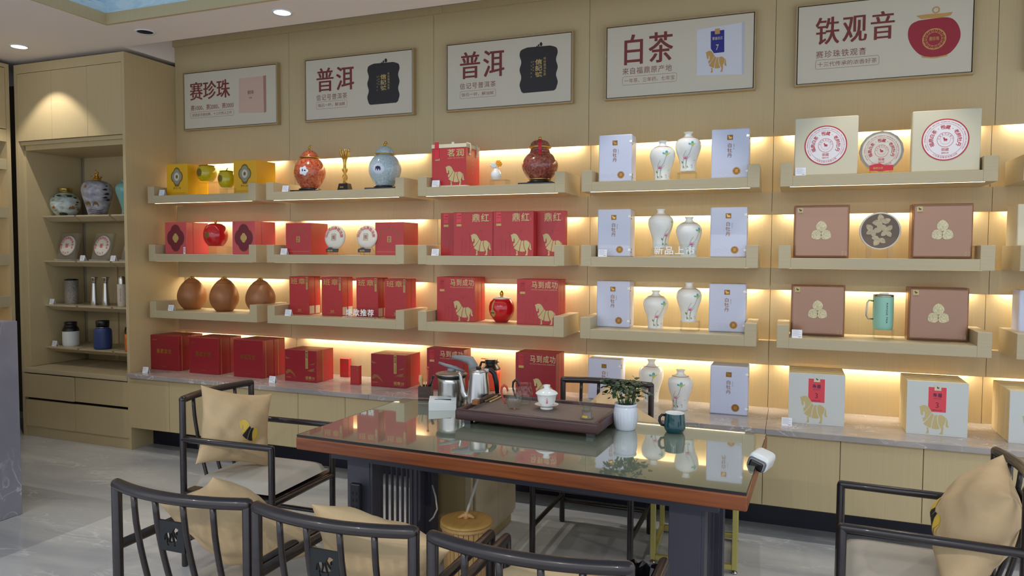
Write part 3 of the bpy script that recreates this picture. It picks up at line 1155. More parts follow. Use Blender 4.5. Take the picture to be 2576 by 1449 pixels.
CARD_Y = 4.185
for px, py, k, lab in ((407, 480, 0, 'white price card left of the yellow boxes on the top shelf'), (718, 470, 0, 'white price card left of the red ginger jar on the top shelf'),
                       (1096, 459, 0, 'white price card in front of the red carrying box on the top shelf'), (2014, 427, 0, 'white price card in front of the left cream seal box'),
                       (714, 628, 1, 'white price card left of the shrink-wrapped red box on the middle shelf'), (1095, 630, 1, 'white price card left of the row of red horse boxes'),
                       (1516, 630, 1, 'white price card in front of a white box on the middle shelf'), (430, 770, 2, 'white price card left of the three brown gourd jars'),
                       (725, 783, 2, 'white price card left of the slim red boxes on the lowest shelf'), (2005, 832, 2, 'white price card in front of the lower left bronze box')):
    price_card(px, py, CARD_Y, lab, ZS[k])
for px, py, lab in ((366, 938, 'white price card at the left end of the marble worktop'), (685, 962, 'white price card beside the third dark red box on the worktop'),
                    (1979, 1071, 'white price card in front of the left grey-white horse box stack'), (2566, 1095, 'white price card at the right picture edge on the worktop')):
    p = az(px, py, ZC)
    price_card(px, py, p.y, lab, ZC)
p = at(465, 630, 4.2)
t = thing('label_strip', 'narrow white label strip leaning on the left clover-printed red box', 'label', (p.x, 4.195, ZS[1]))
obj('strip', MB().box(-0.009, 0.009, 0, 0.0015, 0, 0.052), 'white_card', t)
mb = MB()
column(mb, '茶礼盒', 0, 0.046, 0.014, 0.008, -0.0006, 0.02)
obj('lettering', mb, 'dark_print', t)

# ---- top shelf, first bay: yellow boxes and jars
for px0, px1, yt, lab in ((418.3, 470.8, 412.4, 'left yellow box with a clover medallion'), (587, 644, 403, 'right yellow box with a clover medallion')):
    t, W, H = bx('yellow_tea_box', lab, px0, px1, yt, 4.24, ZS[0], 0.21, 'yellow_box', group='yellow gift boxes')
    cx, cz = W * 0.5, H * 0.60
    obj('medallion', MB().flat(quatre(cx, cz, W * 0.285), -0.0006), 'olive_ink', t)
    obj('medallion_ring', MB().flat(quatre(cx, cz, W * 0.235), -0.0010), 'grey_print', t)
    mb = MB().flat(ell(cx, cz, W * 0.125, W * 0.15), -0.0014)
    obj('medallion_centre', mb, 'board_white', t)
    mb = MB().flat(ell(cx, cz, W * 0.055, W * 0.065), -0.0018)
    spaced(mb, '赛珍之臻', W * 0.32, W * 0.68, H * 0.245, W * 0.075)
    mb.line([(W * 0.1, H * 0.09), (W * 0.9, H * 0.09)], 0.0012, -0.0006)
    mb.flat(ell(cx, cz - W * 0.33, W * 0.11, W * 0.03), -0.0012)
    obj('lettering', mb, 'olive_ink', t)
    obj('side_emblem', MB().line([(W + 0.0006, 0)] * 2, 0.001), 'olive_ink', t) if False else None


def stem_jar(name, label, px, hw, ytop, ybot, Y, m, cat='tea jar', group=None):
    x, r = rnd(px, hw, Y)
    z0, z1 = zpx(px, ybot, Y), zpx(px, ytop, Y)
    H = z1 - z0
    t = thing(name, label, cat, (x, Y, z0), group=group)
    prof = smooth([(r * .55, 0), (r * .62, 0), (r * .92, H * .22), (r * 1.04, H * .48), (r * .98, H * .74), (r * .80, H * .94), (r * .72, H * .98)])
    obj('body', MB().lathe(prof, 32), m, t)
    return t, r, H, prof


for px, hw, yt, yb, lab in ((522.6, 25.5, 417, 456, 'taller yellow glazed jar on a clear riser'), (572, 22, 431, 471.7, 'shorter yellow glazed jar on a clear riser')):
    Y = 4.33 if px < 550 else 4.26
    zb = zpx(px, yb, Y)
    t, r, H, pf = stem_jar('yellow_jar', lab, px, hw, yt, yb, Y, 'yellow_glaze', group='yellow jars')
    obj('lid', MB().lathe(smooth([(r * .70, H * .97), (r * .84, H * .98), (r * .80, H * 1.02), (r * .15, H * 1.05)]), 28), 'gold_dim', t)
    obj('stem', MB().tube([(0, 0, H * 1.03), (r * .06, 0, H * 1.12), (r * .2, 0, H * 1.2)], [r * .09, r * .07, r * .05], 8), 'gold', t)
    mb = MB()
    wrap(mb, ell(0, H * .52, r * .38, r * .42, 20), on_lathe(pf, (0, 0, 0), math.radians(-97)))
    obj('medallion', mb, 'olive_ink', t)
riser(497, 551, 457, 4.285, ZS[0], 0.09, 'clear riser under the taller yellow jar')
riser(553, 590, 472.8, 4.22, ZS[0], 0.08, 'clear riser under the shorter yellow jar')


def ginger(name, label, px, hw, ytop_body, ybot, Y, zb, m, lid_h, seam=True):
    """lidded ginger jar on a turned black stand"""
    x, r = rnd(px, hw, Y)
    t = thing(name, label, 'jar', (x, Y, zb))
    s = 0.032
    obj('stand', MB().rbox(-r * 1.05, r * 1.05, -r * .8, r * .8, 0, 0.014, 0.002, 1).lathe([(r * .66, 0.014), (r * .74, 0.019), (r * .72, 0.026), (r * .6, s)], 28), 'black_wood', t)
    z1 = zpx(px, ytop_body, Y) - zb
    H = z1 - s
    prof = smooth([(r * .60, 0), (r * .62, H * .03), (r * .88, H * .22), (r * 1.06, H * .46), (r * 1.02, H * .68), (r * .76, H * .90), (r * .58, H * .97), (r * .56, H)])
    prof = [(a, b + s) for a, b in prof]
    obj('body', MB().lathe(prof, 36), m, t)
    return t, r, z1, prof, H, s


mat('red_gold_crackle', (168, 28, 30), 0.16, coat=0.5, var=0.5, scale=(70, 70, 70), rgb2=(206, 128, 84), detail=6)
mat('blue_floral', (158, 190, 206), 0.16, coat=0.5, var=0.5, scale=(90, 90, 90), rgb2=(214, 226, 230), detail=6)
mat('maroon_filigree', (120, 14, 24), 0.16, coat=0.5, var=0.6, scale=(80, 80, 80), rgb2=(176, 112, 92), detail=7)
Y = 4.30
t, r, z1, pf, H, s = ginger('red_ginger_jar', 'red gold-flecked ginger jar with a flower badge on a black stand', 780.6, 39, 397, 461, Y, ZS[0], 'red_gold_crackle', 0)
obj('lid', MB().lathe(smooth([(r * .63, z1), (r * .56, z1 + r * .18), (r * .34, z1 + r * .42), (r * .12, z1 + r * .52)]), 30), 'red_gold_crackle', t)
obj('gold_band', MB().lathe([(r * .56, z1 - 0.006), (r * .70, z1 - .002), (r * .68, z1 + 0.004), (r * .60, z1 + 0.006)], 32), 'gold', t)
obj('knob', MB().ball((0, 0, z1 + r * .66), r * .10).ball((r * .06, 0, z1 + r * .77), r * .08), 'gold', t)
mb = MB()
wrap(mb, [(x * .03, H * .52 + s + y * .03) for x, y in [((1 + .16 * math.cos(5 * a)) * math.cos(a), (1 + .16 * math.cos(5 * a)) * math.sin(a)) for a in [2 * math.pi * i / 30 for i in range(30)]]], on_lathe(pf, (0, 0, 0), math.radians(-76)))
obj('badge', mb, 'porcelain_blue', t)
mb = MB()
f2 = on_lathe(pf, (0, 0, 0), math.radians(-76), 0.0022)
wrap(mb, ell(-.007, H * .52 + s + .004, .004, .010, 12), f2)
wrap(mb, ell(.010, H * .52 + s + .002, .007, .005, 12), f2)
obj('badge_print', mb, 'dark_print', t)

t, r, z1, pf, H, s = ginger('blue_ginger_jar', 'pale blue floral ginger jar with an elephant panel on a black stand', 969, 40, 389, 455, Y, ZS[0], 'blue_floral', 0)
obj('lid', MB().lathe(smooth([(r * .64, z1), (r * .56, z1 + r * .22), (r * .34, z1 + r * .48), (r * .10, z1 + r * .54)]), 30), 'blue_floral', t)
obj('gold_band', MB().lathe([(r * .56, z1 - 0.005), (r * .69, z1 - .002), (r * .64, z1 + 0.004)], 32), 'gold', t)
obj('knob', MB().ball((0, 0, z1 + r * .62), r * .11).ball((r * .07, 0, z1 + r * .74), r * .10).tube([(r * .1, 0, z1 + r * .76), (r * .2, 0, z1 + r * .72), (r * .2, 0, z1 + r * .62)], r * .035, 8), 'gold', t)
fn = on_lathe(pf, (0, 0, 0), math.radians(-82))
mb = MB()
wrap(mb, ell(0, H * .50 + s, r * .38, r * .34, 28), fn)
obj('panel', mb, 'porcelain_blue', t)
mb = MB()
f2 = on_lathe(pf, (0, 0, 0), math.radians(-82), 0.0024)
zc_ = H * .50 + s
for poly in ([(-.020, .012), (-.004, .017), (.012, .012), (.016, 0), (.013, -.014), (.008, -.014), (.007, -.004), (-.002, -.004), (-.003, -.014), (-.008, -.014), (-.010, -.002), (-.016, -.002), (-.019, -.013), (-.023, -.012), (-.022, 0)],):
    wrap(mb, [(a, zc_ + b) for a, b in poly], f2)
obj('panel_print', mb, 'navy_print', t)

# trophy
p = at(867.7, 474, 4.27)
t = thing('trophy', 'gold star-burst trophy on a black block', 'trophy', (p.x, 4.27, ZS[0]))
zz = lambda y: zpx(867.7, y, 4.27) - ZS[0]
zb = zz(462)
obj('base', MB().add([(-.044, -.03, 0), (.044, -.03, 0), (.044, .03, 0), (-.044, .03, 0), (-.034, -.022, zb), (.034, -.022, zb), (.034, .022, zb), (-.034, .022, zb)], [(3, 2, 1, 0), (4, 5, 6, 7), (0, 1, 5, 4), (1, 2, 6, 5), (2, 3, 7, 6), (3, 0, 4, 7)]), 'black_wood', t)
mb = MB()
text(mb, '荣誉', -.024, .006, zb * .5, .012, -0.0305, .02)
mb.v = [(x, -.03 + z / zb * .008 - .0008, z) for x, y, z in mb.v]
obj('plate_lettering', mb, 'gold', t)
zt, zm = zz(382), zz(425)
obj('stem', MB().lathe(smooth([(.016, zb), (.010, zb + .02), (.006, (zb + zm) * .52), (.012, zm), (.009, zm + .03), (.014, zz(403)), (.020, zz(395))]), 10), 'gold', t)
mb = MB()
for i in range(9):
    a = 2 * math.pi * i / 9
    c_, s_ = math.cos(a), math.sin(a)
    mb.tube([(.012 * c_, .012 * s_, zz(400)), (.022 * c_, .022 * s_, zz(392)), (.031 * c_, .031 * s_, zt), (.034 * c_, .034 * s_, zz(377) + (.01 if i % 2 else 0))], [.006, .006, .005, .002], 6)
mb.tube([(0, 0, zz(395)), (0, 0, zz(372))], [.006, .002], 6)
obj('star_burst', mb, 'gold', t)
mb = MB()
for k in range(2):
    mb.tube([((.016 if k else -.016) * math.cos(i * .5), .016 * math.sin(i * .5 + k * 3.14), zb + (zm - zb) * i / 12) for i in range(13)], .004, 6)
obj('ribbon', mb, 'gold', t)

# red carrying box
t, W, H = bx('red_carrying_box', 'tall red carrying box with cream lid rim, horse emblem and cord loops', 1086.4, 1172.7, 363, 4.22, ZS[0], 0.21, 'red_box')
obj('lid_rim', MB().rbox(-.002, W + .002, -.002, .212, H - .022, H + .002, .001, 1), 'cream_box', t)
obj('base_rim', MB().rbox(-.001, W + .001, -.001, .211, 0, .012, .001, 1), 'cream_box', t)
mb = MB()
spaced(mb, '茗润', W * .46, W * .94, H * .80, H * .17, -.0012, .012)
text(mb, 'BAIMA TEA MING RUN', W * .47, W * .94, H * .675, .006, -.0012)
obj('lettering', mb, 'gold_pale', t)
obj('horse_print', horse(MB(), W * .40, W * .95, H * .035, H * .50, -.0012), 'gold_pale', t)
obj('tag', MB().box(W * .09, W * .215, -.004, -.0022, H * .66, H * 1.06), 'red_tag', t)
mb = MB().flat([(W * .10, H * .63), (W * .23, H * .63), (W * .23, H * .685), (W * .10, H * .685)], -.0014)
obj('tag_foot', mb, 'gold_pale', t)
mb = MB()
text(mb, '乌龙茶', W * .11, W * .20, H * .90, .008, -.0048)
obj('tag_lettering', mb, 'dark_print', t)
mb = MB()
column(mb, '好茶喝八马', 0, H * .80, H * .3, .012, 0)
mb.v = [(W + .0008, .10 + x, z) for x, y, z in mb.v]
obj('side_lettering', mb, 'gold_pale', t)
for y in (.05, .155):
    obj('cord_loop', MB().tube([(W + .001, y, H - .06), (W + .009, y, H - .03), (W + .006, y, H + .004), (W - .02, y, H + .012)], .005, 8).ball((W + .003, y, H - .064), .008), 'cream_box', t)
obj('cord_tab', MB().box(W * .46, W * .53, .06, .066, H, H + .024), 'white_card', t)

# bud vase with flowers
x, r = rnd(1247.5, 15, 4.27)
zr = riser(1230, 1272, 450.8, 4.23, ZS[0], .08, 'clear riser under the small flower vase')
t = thing('bud_vase', 'small white bud vase with orange and white flowers', 'vase', (x, 4.27, ZS[0] + zr))
obj('body', MB().shell(smooth([(r * .6, 0), (r * .95, r * .5), (r * .95, r * 1.1), (r * .42, r * 1.8), (r * .46, r * 1.95)]), .0015, 22), 'porcelain', t)
for dx, dy, dz, m, k in ((.026, -.006, .026, 'flower_orange', 'flower'), (.014, .004, .036, 'flower_orange', 'flower'), (-.022, 0, .020, 'flower_white', 'flower'), (-.008, -.008, .018, 'flower_white', 'flower')):
    mb = MB()
    for i in range(6):
        a = i * 1.05
        mb.ball((dx + .011 * math.cos(a), dy - .004, r * 1.9 + dz + .011 * math.sin(a)), .0085, 8, .75)
    mb.ball((dx, dy - .008, r * 1.9 + dz), .006, 8)
    obj(k, mb, m, t)
obj('stem', MB().tube([(0, 0, r), (.006, 0, r * 1.9), (.022, -.003, r * 1.9 + .02)], .0012, 6), 'leaf_light', t)

# maroon filigree jar
t, r, z1, pf, H, s = ginger('maroon_jar', 'large maroon jar with gold filigree and red ribbon on a black stand', 1357, 44, 383, 443, 4.30, ZS[0], 'maroon_filigree', 0)
obj('foot_band', MB().lathe([(r * .62, s), (r * .66, s + .006), (r * .62, s + .012)], 32), 'gold', t)
obj('neck', MB().lathe(smooth([(r * .60, z1 - .004), (r * .54, z1 + r * .12), (r * .56, z1 + r * .22)]), 32), 'maroon_filigree', t)
obj('gold_band', MB().lathe([(r * .56, z1 + r * .18), (r * .66, z1 + r * .24), (r * .64, z1 + r * .32), (r * .54, z1 + r * .33)], 32), 'gold', t)
obj('lid', MB().lathe(smooth([(r * .56, z1 + r * .30), (r * .54, z1 + r * .50), (r * .36, z1 + r * .66), (r * .08, z1 + r * .70)]), 30), 'maroon_filigree', t)
obj('knob', MB().ball((0, 0, z1 + r * .78), r * .11), 'gold', t)
a = math.radians(-72)
ca, sa = math.cos(a), math.sin(a)
pts = [(r * .05, z1 + r * .72), (r * .40, z1 + r * .66), (r * .62, z1 + r * .46), (r * .69, z1 + r * .26), (r * .64, z1 + r * .06), (r * .84, z1 - r * .22)]
mb = MB()
for (ra, za), (rb, zb_) in zip(pts[:-1], pts[1:]):
    w_ = .011
    mb.add([(ra * ca - w_ * sa, ra * sa + w_ * ca, za), (ra * ca + w_ * sa, ra * sa - w_ * ca, za), (rb * ca + w_ * sa, rb * sa - w_ * ca, zb_), (rb * ca - w_ * sa, rb * sa + w_ * ca, zb_)], [(0, 1, 2, 3)])
obj('ribbon', mb, 'red_tag', t)


# ---- white boxes and lotus vases (fourth bay, all rows, and the worktop)
def white_tea_box(label, px0, px1, yt, Y, zb, dep=0.15, clips=True):
    t, W, H = bx('white_tea_box', label, px0, px1, yt, Y, zb, dep, 'white_box', .007, 'white boxes with gold lettering', 2)
    obj('back_case', MB().rbox(.004, W - .004, .03, dep + .002, .001, H - .001, .004, 1), 'white_box_lit_side', t)
    mb = MB().flat([(W * .42, H * .775), (W * .57, H * .775), (W * .57, H * .875), (W * .42, H * .875)])
    obj('logo_plate', mb, 'gold_dim', t)
    obj('medal', MB().flat(ell(W * .68, H * .15, W * .105, W * .105), -.0008), 'gold_dim', t)
    mb = MB()
    column(mb, '白牡丹', W * .49, H * .715, H * .42, W * .125, -.0008, .008)
    column(mb, '福鼎白茶', W * .60, H * .69, H * .58, W * .025)
    obj('lettering', mb, 'gold_dim', t)
    mb = MB()
    horse(mb, W * .44, W * .55, H * .785, H * .86, -.0014)
    obj('foil_horse', mb, 'gold', t)
    mb = MB()
    text(mb, '茶', W * .63, W * .73, H * .15, None, -.0014)
    mb.ring(W * .68, H * .15, W * .088, W * .094, -.0014, 28)
    obj('medal_relief', mb, 'gold', t)
    mb = MB()
    column(mb, '一叶清香', W * .385, H * .69, H * .52, W * .02)
    pts = [(W * (.04 + .9 * i / 16), H * (.155 + .02 * math.sin(i * 2.1) + .012 * math.sin(i * 4.7))) for i in range(17)]
    mb.line(pts, .0008, -.0006)
    mb.line([(a_, b_ - H * .05) for a_, b_ in pts], .0008, -.0006)
    obj('map_print', mb, 'map_line', t)
    for zc_ in (H * .86, H * .16):
        if clips:
            obj('clip', MB().box(W * .93, W + .0012, -.002, .012, zc_ - .010, zc_ + .002), 'porcelain', t)
        mb = MB().box(W - .0005, W + .0016, .016, .022, zc_ - .008, zc_ + .004).box(W - .0005, W + .0016, .020, .026, zc_ - .022, zc_ - .014)
        obj('side_mark', mb, 'dark_print', t)
    return t, W, H


VASE = smooth([(.60, 0), (.62, .03), (.60, .10), (.66, .28), (.92, .50), (1.02, .66), (.92, .78), (.60, .85), (.34, .885), (.27, .92), (.27, .96), (.37, 1.0)])


def lotus_vase(label, px, hw, yt, yb, Y, rot=0.0, zb=None):
    x, r = rnd(px, hw, Y)
    z0 = zpx(px, yb, Y) if zb is None else zb
    H = zpx(px, yt, Y) - z0
    t = thing('lotus_vase', label, 'vase', (x, Y, z0), group='white vases painted with lotus')
    pf = [(a * r, b * H) for a, b in VASE]
    obj('body', MB().lathe(pf, 36), 'porcelain', t)
    obj('gold_rim', MB().lathe([(r * .635, H * .838), (r * .66, H * .842), (r * .63, H * .848)], 36), 'gold_dim', t)
    a0 = facing(x, Y) + 0.25 + rot
    fn = on_lathe(pf, (0, 0, 0), a0)
    S_ = H
    tf = lambda pts, cx, cz, k: [(cx + a * k, cz + b * k) for a, b in pts]
    mb = MB()
    wrap(mb, tf([(-.5, .1), (-.35, .75), (0, 1.0), (.35, .8), (.5, .15), (.2, -.1), (-.2, -.1)], .005, S_ * .66, S_ * .075), fn)
    wrap(mb, tf([(-1.5, .2), (-1.1, .4), (-.5, 0), (-.55, -.2), (-1.2, -.25)], .005, S_ * .66, S_ * .07), fn)
    obj('painted_petals', mb, 'leaf_teal', t)
    mb = MB()
    f2 = on_lathe(pf, (0, 0, 0), a0, .0018)
    wrap(mb, tf([(-.55, .1), (0, .35), (.5, .1), (1.2, .45), (1.35, .25), (.6, -.2), (.1, -.85), (-.35, -.55)], .005, S_ * .655, S_ * .07), f2)
    obj('painted_leaf', mb, 'leaf_lime', t)
    mb = MB()
    cx, cz = -r * .38, S_ * .30
    for a in (-1.1, -.5, .1, .7, 1.3):
        wrap(mb, [(cx + S_ * (.050 * math.sin(a) * u + .016 * v * math.cos(a)), cz + S_ * (.055 * math.cos(a) * u - .016 * v * math.sin(a))) for u, v in ((0, -.3), (.5, -1), (1.1, 0), (.5, 1), (0, .3))], fn, .006)
    obj('painted_lotus', mb, 'lotus_pink', t)
    mb = MB()
    for a in (-.8, -.2, .4, 1.0):
        wrap(mb, [(cx + S_ * (.075 * math.sin(a) * u + .014 * v * math.cos(a)), cz + S_ * (.070 * math.cos(a) * u - .014 * v * math.sin(a))) for u, v in ((.3, -.3), (.7, -1), (1.1, 0), (.7, 1))], f2, .006)
    obj('painted_pale_petals', mb, 'lotus_pale', t)
    mb = MB()

    def stroke(pts, wd):
        for (xa, za), (xb, zb_) in zip(pts[:-1], pts[1:]):
            L = math.hypot(xb - xa, zb_ - za) or 1e-6
            nx, nz = -(zb_ - za) / L * wd / 2, (xb - xa) / L * wd / 2
            wrap(mb, [(xa + nx, za + nz), (xa - nx, za - nz), (xb - nx, zb_ - nz), (xb + nx, zb_ + nz)], fn, .01)
    stroke([(.003, S_ * .60), (-r * .12, S_ * .42), (-r * .30, S_ * .33), (-r * .36, S_ * .05)], .0016)
    stroke([(-r * .38, S_ * .50), (-r * .52, S_ * .40), (-r * .55, S_ * .06)], .0014)
    stroke([(-r * .05, S_ * .38), (-r * .28, S_ * .26), (-r * .25, S_ * .05)], .0012)
    stroke([(r * .05, S_ * .12), (r * .12, S_ * .16), (r * .18, S_ * .11), (r * .12, S_ * .07)], .0014)
    stroke([(r * .3, S_ * .26), (r * .45, S_ * .27)], .0014)
    obj('painted_stems', mb, 'stem_ink', t)
    mb = MB()
    for sx, sz, k in ((-.62, .22, .035), (-.5, .10, .03), (-.2, .10, .026)):
        wrap(mb, [(r * sx + S_ * k * u, S_ * (sz + k * v)) for u, v in ((-.9, .8), (0, .9), (.6, .2), (.8, -.9), (-.2, -.6))], fn, .006)
    obj('painted_pad', mb, 'moss_ink', t)
    return t


white_tea_box('white gift box, left one on the top shelf', 1506.6, 1590, 338.5, 4.22, ZS[0], .13)
white_tea_box('white gift box, right one on the top shelf', 1790.6, 1885.5, 323.5, 4.22, ZS[0], .13)
lotus_vase('white lotus vase on the top shelf, standing on the board', 1663.5, 32.5, 355.5, 0, 4.28, 0, ZS[0])
lotus_vase('white lotus vase on the top shelf, raised on a clear riser', 1727.5, 33, 333, 432, 4.30, 0)
riser(1703, 1749.5, 432, 4.255, ZS[0], .09, 'clear riser under a lotus vase on the top shelf')
white_tea_box('white gift box, left one on the middle shelf', 1503.6, 1586.8, 526, 4.27, ZS[1], .13)
white_tea_box('white gift box, right one on the middle shelf', 1787.6, 1880, 520.7, 4.25, ZS[1], .13)
lotus_vase('white lotus vase on the middle shelf, the taller left one behind the acrylic sign', 1661.5, 32, 526, 624, 4.32, .9)
riser(1637, 1686, 624, 4.275, ZS[1], .09, 'clear riser under a lotus vase on the middle shelf')
lotus_vase('white lotus vase on the middle shelf, the lower right one', 1733, 33, 546, 0, 4.30, .55, ZS[1])
white_tea_box('white gift box, left one on the lowest shelf', 1501, 1584.7, 707, 4.335, ZS[2], .13)
white_tea_box('white gift box, right one on the lowest shelf', 1784, 1877, 714, 4.33, ZS[2], .13)
lotus_vase('white lotus vase on the lowest shelf, standing on the board', 1652, 32, 730.7, 0, 4.385, .4, ZS[2])
lotus_vase('white lotus vase on the lowest shelf, raised on a clear riser', 1735.7, 32.4, 710.5, 809, 4.37, .4)
riser(1710, 1757, 809, 4.325, ZS[2], .09, 'clear riser under a lotus vase on the lowest shelf')
white_tea_box('white gift box on the worktop, behind the far armchair', 1479, 1562, 903, 4.40, ZC, .13)
white_tea_box('white gift box on the worktop, right of the two vases', 1787, 1882.6, 921, 4.26, ZC, .15)
lotus_vase('white lotus vase on the worktop, nearer the wall', 1643.5, 32.5, 904, 0, 4.47, -.15, ZC)
lotus_vase('white lotus vase on the worktop, nearer the table', 1717.5, 33, 930, 0, 4.31, -.25, ZC)


# acrylic signs
def acrylic_sign(label, px0, px1, yt, yb, Y, zb, s):
    a, b = at(px0, yb, Y), at(px1, yb, Y)
    h = (b.x - a.x) / 2
    H = at((px0 + px1) / 2, yt, Y).z - zb
    t = thing('acrylic_sign', label, 'sign', ((a.x + b.x) / 2, Y, zb))
    obj('plate', MB().rbox(-h, h, 0, .004, .008, H, .0015, 1), 'acrylic', t)
    obj('foot', MB().rbox(-h - .008, h + .008, -.02, .03, 0, .008, .0015, 1), 'acrylic_frost', t)
    mb = MB()
    spaced(mb, s, -h + .008, h - .008, H * .52, min(H * .62, 2 * h / len(s) * .92), -.0012, .018)
    obj('lettering', mb, 'porcelain', t)
    return t


acrylic_sign('clear acrylic sign with white characters in front of the slim red boxes', 868, 943, 773, 799, 4.23, ZS[2], '爆款推荐')
acrylic_sign('clear acrylic sign with white characters in front of the lotus vases', 1642, 1751, 614, 642, 4.215, ZS[1], '新品上市')

# ---- fifth bay: cream seal boxes, bronze boxes
def seal(t, cx, cz, R, y, cake=False):
    obj('seal_disc', MB().flat(ell(cx, cz, R, R, 48), y), 'seal_white' if not cake else 'cake_paper', t)
    mb = MB()
    if not cake:
        mb.ring(cx, cz, R * .95, R * 1.0, y - .0006, 56)
    mb.ring(cx, cz, R * .765, R * .775, y - .0006, 48).ring(cx, cz, R * .34, R * .355, y - .0006, 36).ring(cx, cz, R * .215, R * .222, y - .0006, 30)
    arc(mb, '福鼎白茶·殿藏·老树牡丹', cx, cz, R * .60, -112, 112, R * .20, y - .0006, .012)
    arc(mb, 'NATIONAL INTANGIBLE CULTURAL HERITAGE REGARDING FUDING WHITE TEA PRODUCTION TECHNIQUES', cx, cz, R * .86, -124, 124, R * .06, y - .0006)
    arc(mb, '八马茶业股份有限公司', cx, cz, R * .84, 214, 146, R * .085, y - .0006, 0, False)
    arc(mb, '非物质文化遗产', cx, cz, R * .28, -80, 80, R * .07, y - .0006)
    horse(mb, cx - R * .10, cx + R * .10, cz - R * .09, cz + R * .11, y - .0008)
    text(mb, '御藏', cx - R * .16, cx + R * .16, cz - R * .47, None, y - .0006)
    text(mb, '福鼎白茶', cx - R * .16, cx + R * .16, cz - R * .63, None, y - .0006)
    obj('seal_print', mb, 'red_ink', t)


t, W, H = bx('cream_seal_box', 'square cream box with a round red seal, left one', 2000.5, 2160.4, 294, 4.19, ZS[0], .09, 'cream_box', .004, 'cream boxes with round red seals')
q0, q1 = at(2024, 368, 4.19), at(2131, 368, 4.19)
seal(t, (q0.x + q1.x) / 2 - at(2000.5, 294, 4.19).x, q0.z - ZS[0] + .0, (q1.x - q0.x) / 2, -.0008)
t, W, H = bx('cream_seal_box', 'square cream box with a round red seal, right one', 2296.6, 2470.5, 275.5, 4.19, ZS[0], .055, 'cream_box', .004, 'cream boxes with round red seals')
q0, q1 = at(2319, 354, 4.19), at(2439, 354, 4.19)
seal(t, (q0.x + q1.x) / 2 - at(2296.6, 294, 4.19).x, q0.z - ZS[0], (q1.x - q0.x) / 2, -.0008)
for j, lab in ((1, 'plain cream box directly behind the right seal box'), (2, 'rearmost plain cream box behind the right seal box')):
    bx('cream_slab_box', lab, 2297, 2469.5, 277, 4.19 + j * .058, ZS[0], .055, 'paper_edge', .003, 'cream boxes with round red seals')


def cake_on_stand(name, label, px, hw, yt, yb, Y, zb, plate, dark, lean=.12):
    x = at(px, 600, Y).x
    r = (at(px + hw, 600, Y).x - at(px - hw, 600, Y).x) / 2
    zc_ = (zpx(px, yt, Y) + zpx(px, yb, Y)) / 2 - zb
    t = thing(name, label, 'tea cake', (x, Y, zb))
    return t, r, zc_


x0 = at(2217, 400, 4.24).x
r = (at(2273, 378, 4.24).x - at(2161, 378, 4.24).x) / 2
zc_ = zpx(2217, 380, 4.24) - ZS[0]
t = thing('tea_cake', 'paper-wrapped tea cake under film between the two cream seal boxes', 'tea cake', (x0, 4.24, ZS[0]))
pol = [(r * math.cos(2 * math.pi * i / 16), zc_ + r * math.sin(2 * math.pi * i / 16)) for i in range(16)]
obj('cake', MB().prism(pol, .03), 'cake_paper', t)
seal(t, 0, zc_, r * .88, -.0008, True)
obj('film', MB().prism([(a * 1.015, zc_ + (b - zc_) * 1.015) for a, b in pol], -.004), 'film', t)
obj('nameplate', MB().prism([(-.055, .018), (.055, .018), (.055, .045), (.012, .045), (-.008, .056), (-.030, .052), (-.055, .045)], -.006, Matrix.Translation((0, -.012, 0))), 'red_tag', t)
mb = MB()
text(mb, '福鼎白茶', -.040, .008, .031, .011, -.0188, .01)
obj('nameplate_lettering', mb, 'gold_print', t)
obj('wire_stand', MB().tube([(-.05, -.012, .018), (-.05, 0, .002), (-.05, .06, .002), (-.04, .034, .09)], .0015, 6).tube([(.05, -.012, .018), (.05, 0, .002), (.05, .06, .002), (.04, .034, .09)], .0015, 6), 'gold', t)


def bronze(label, px0, px1, yt, Y, zb, dep, dots=True):
    t, W, H = bx('bronze_tea_box', label, px0, px1, yt, Y, zb, dep, 'bronze_edge', .002, 'bronze boxes with a silver leaf trefoil')
    obj('cover', MB().rbox(.003, W - .003, -.014, .012, .004, H - .003, .011, 3), 'bronze_box', t)
    cx, cz = W * .5, H * .49
    mb = MB()
    for a, l in ((0, .19), (122, .17), (-122, .17)):
        ar = math.radians(a)
        pts = []
        for i in range(20):
            u = i / 19 * 2 * math.pi
            lx = math.sin(u) * .075 * W * 1.25
            lz = (.085 + .09 * (1 - math.cos(u)) / 2 * 1.1 - .012) * W * 1.1 * (l / .18)
            lz = (.012 + (1 - math.cos(u)) / 2 * .20) * W * (l / .18)
            lx *= (1.05 - .55 * ((1 - math.cos(u)) / 2) ** 4)
            pts.append((cx + lx * math.cos(ar) + lz * math.sin(ar), cz - lx * math.sin(ar) + lz * math.cos(ar)))
        mb.prism(pts, -.002, Matrix.Translation((0, -.0140, 0)))
    fixn(obj('leaf_trefoil', mb, 'silver_leaf', t))
    z = H * .86
    obj('emblem_plate', MB().box(W * .07, W * .165, -.0148, -.0138, z, z + W * .095), 'gold_pale', t)
    mb = MB()
    horse(mb, W * .09, W * .145, z + W * .02, z + W * .075, -.0152)
    text(mb, '八马茶业', W * .07, W * .165, z - W * .02, .004, -.0146)
    obj('emblem', mb, 'dark_print', t)
    mb = MB()
    if dots:
        column(mb, '赛珍珠', W * .885, H * .135, H * .05, W * .028, -.0146)
        column(mb, '铁观音', W * .945, H * .135, H * .05, W * .028, -.0146)
    obj('corner_lettering', mb, 'gold_pale', t)
    return t


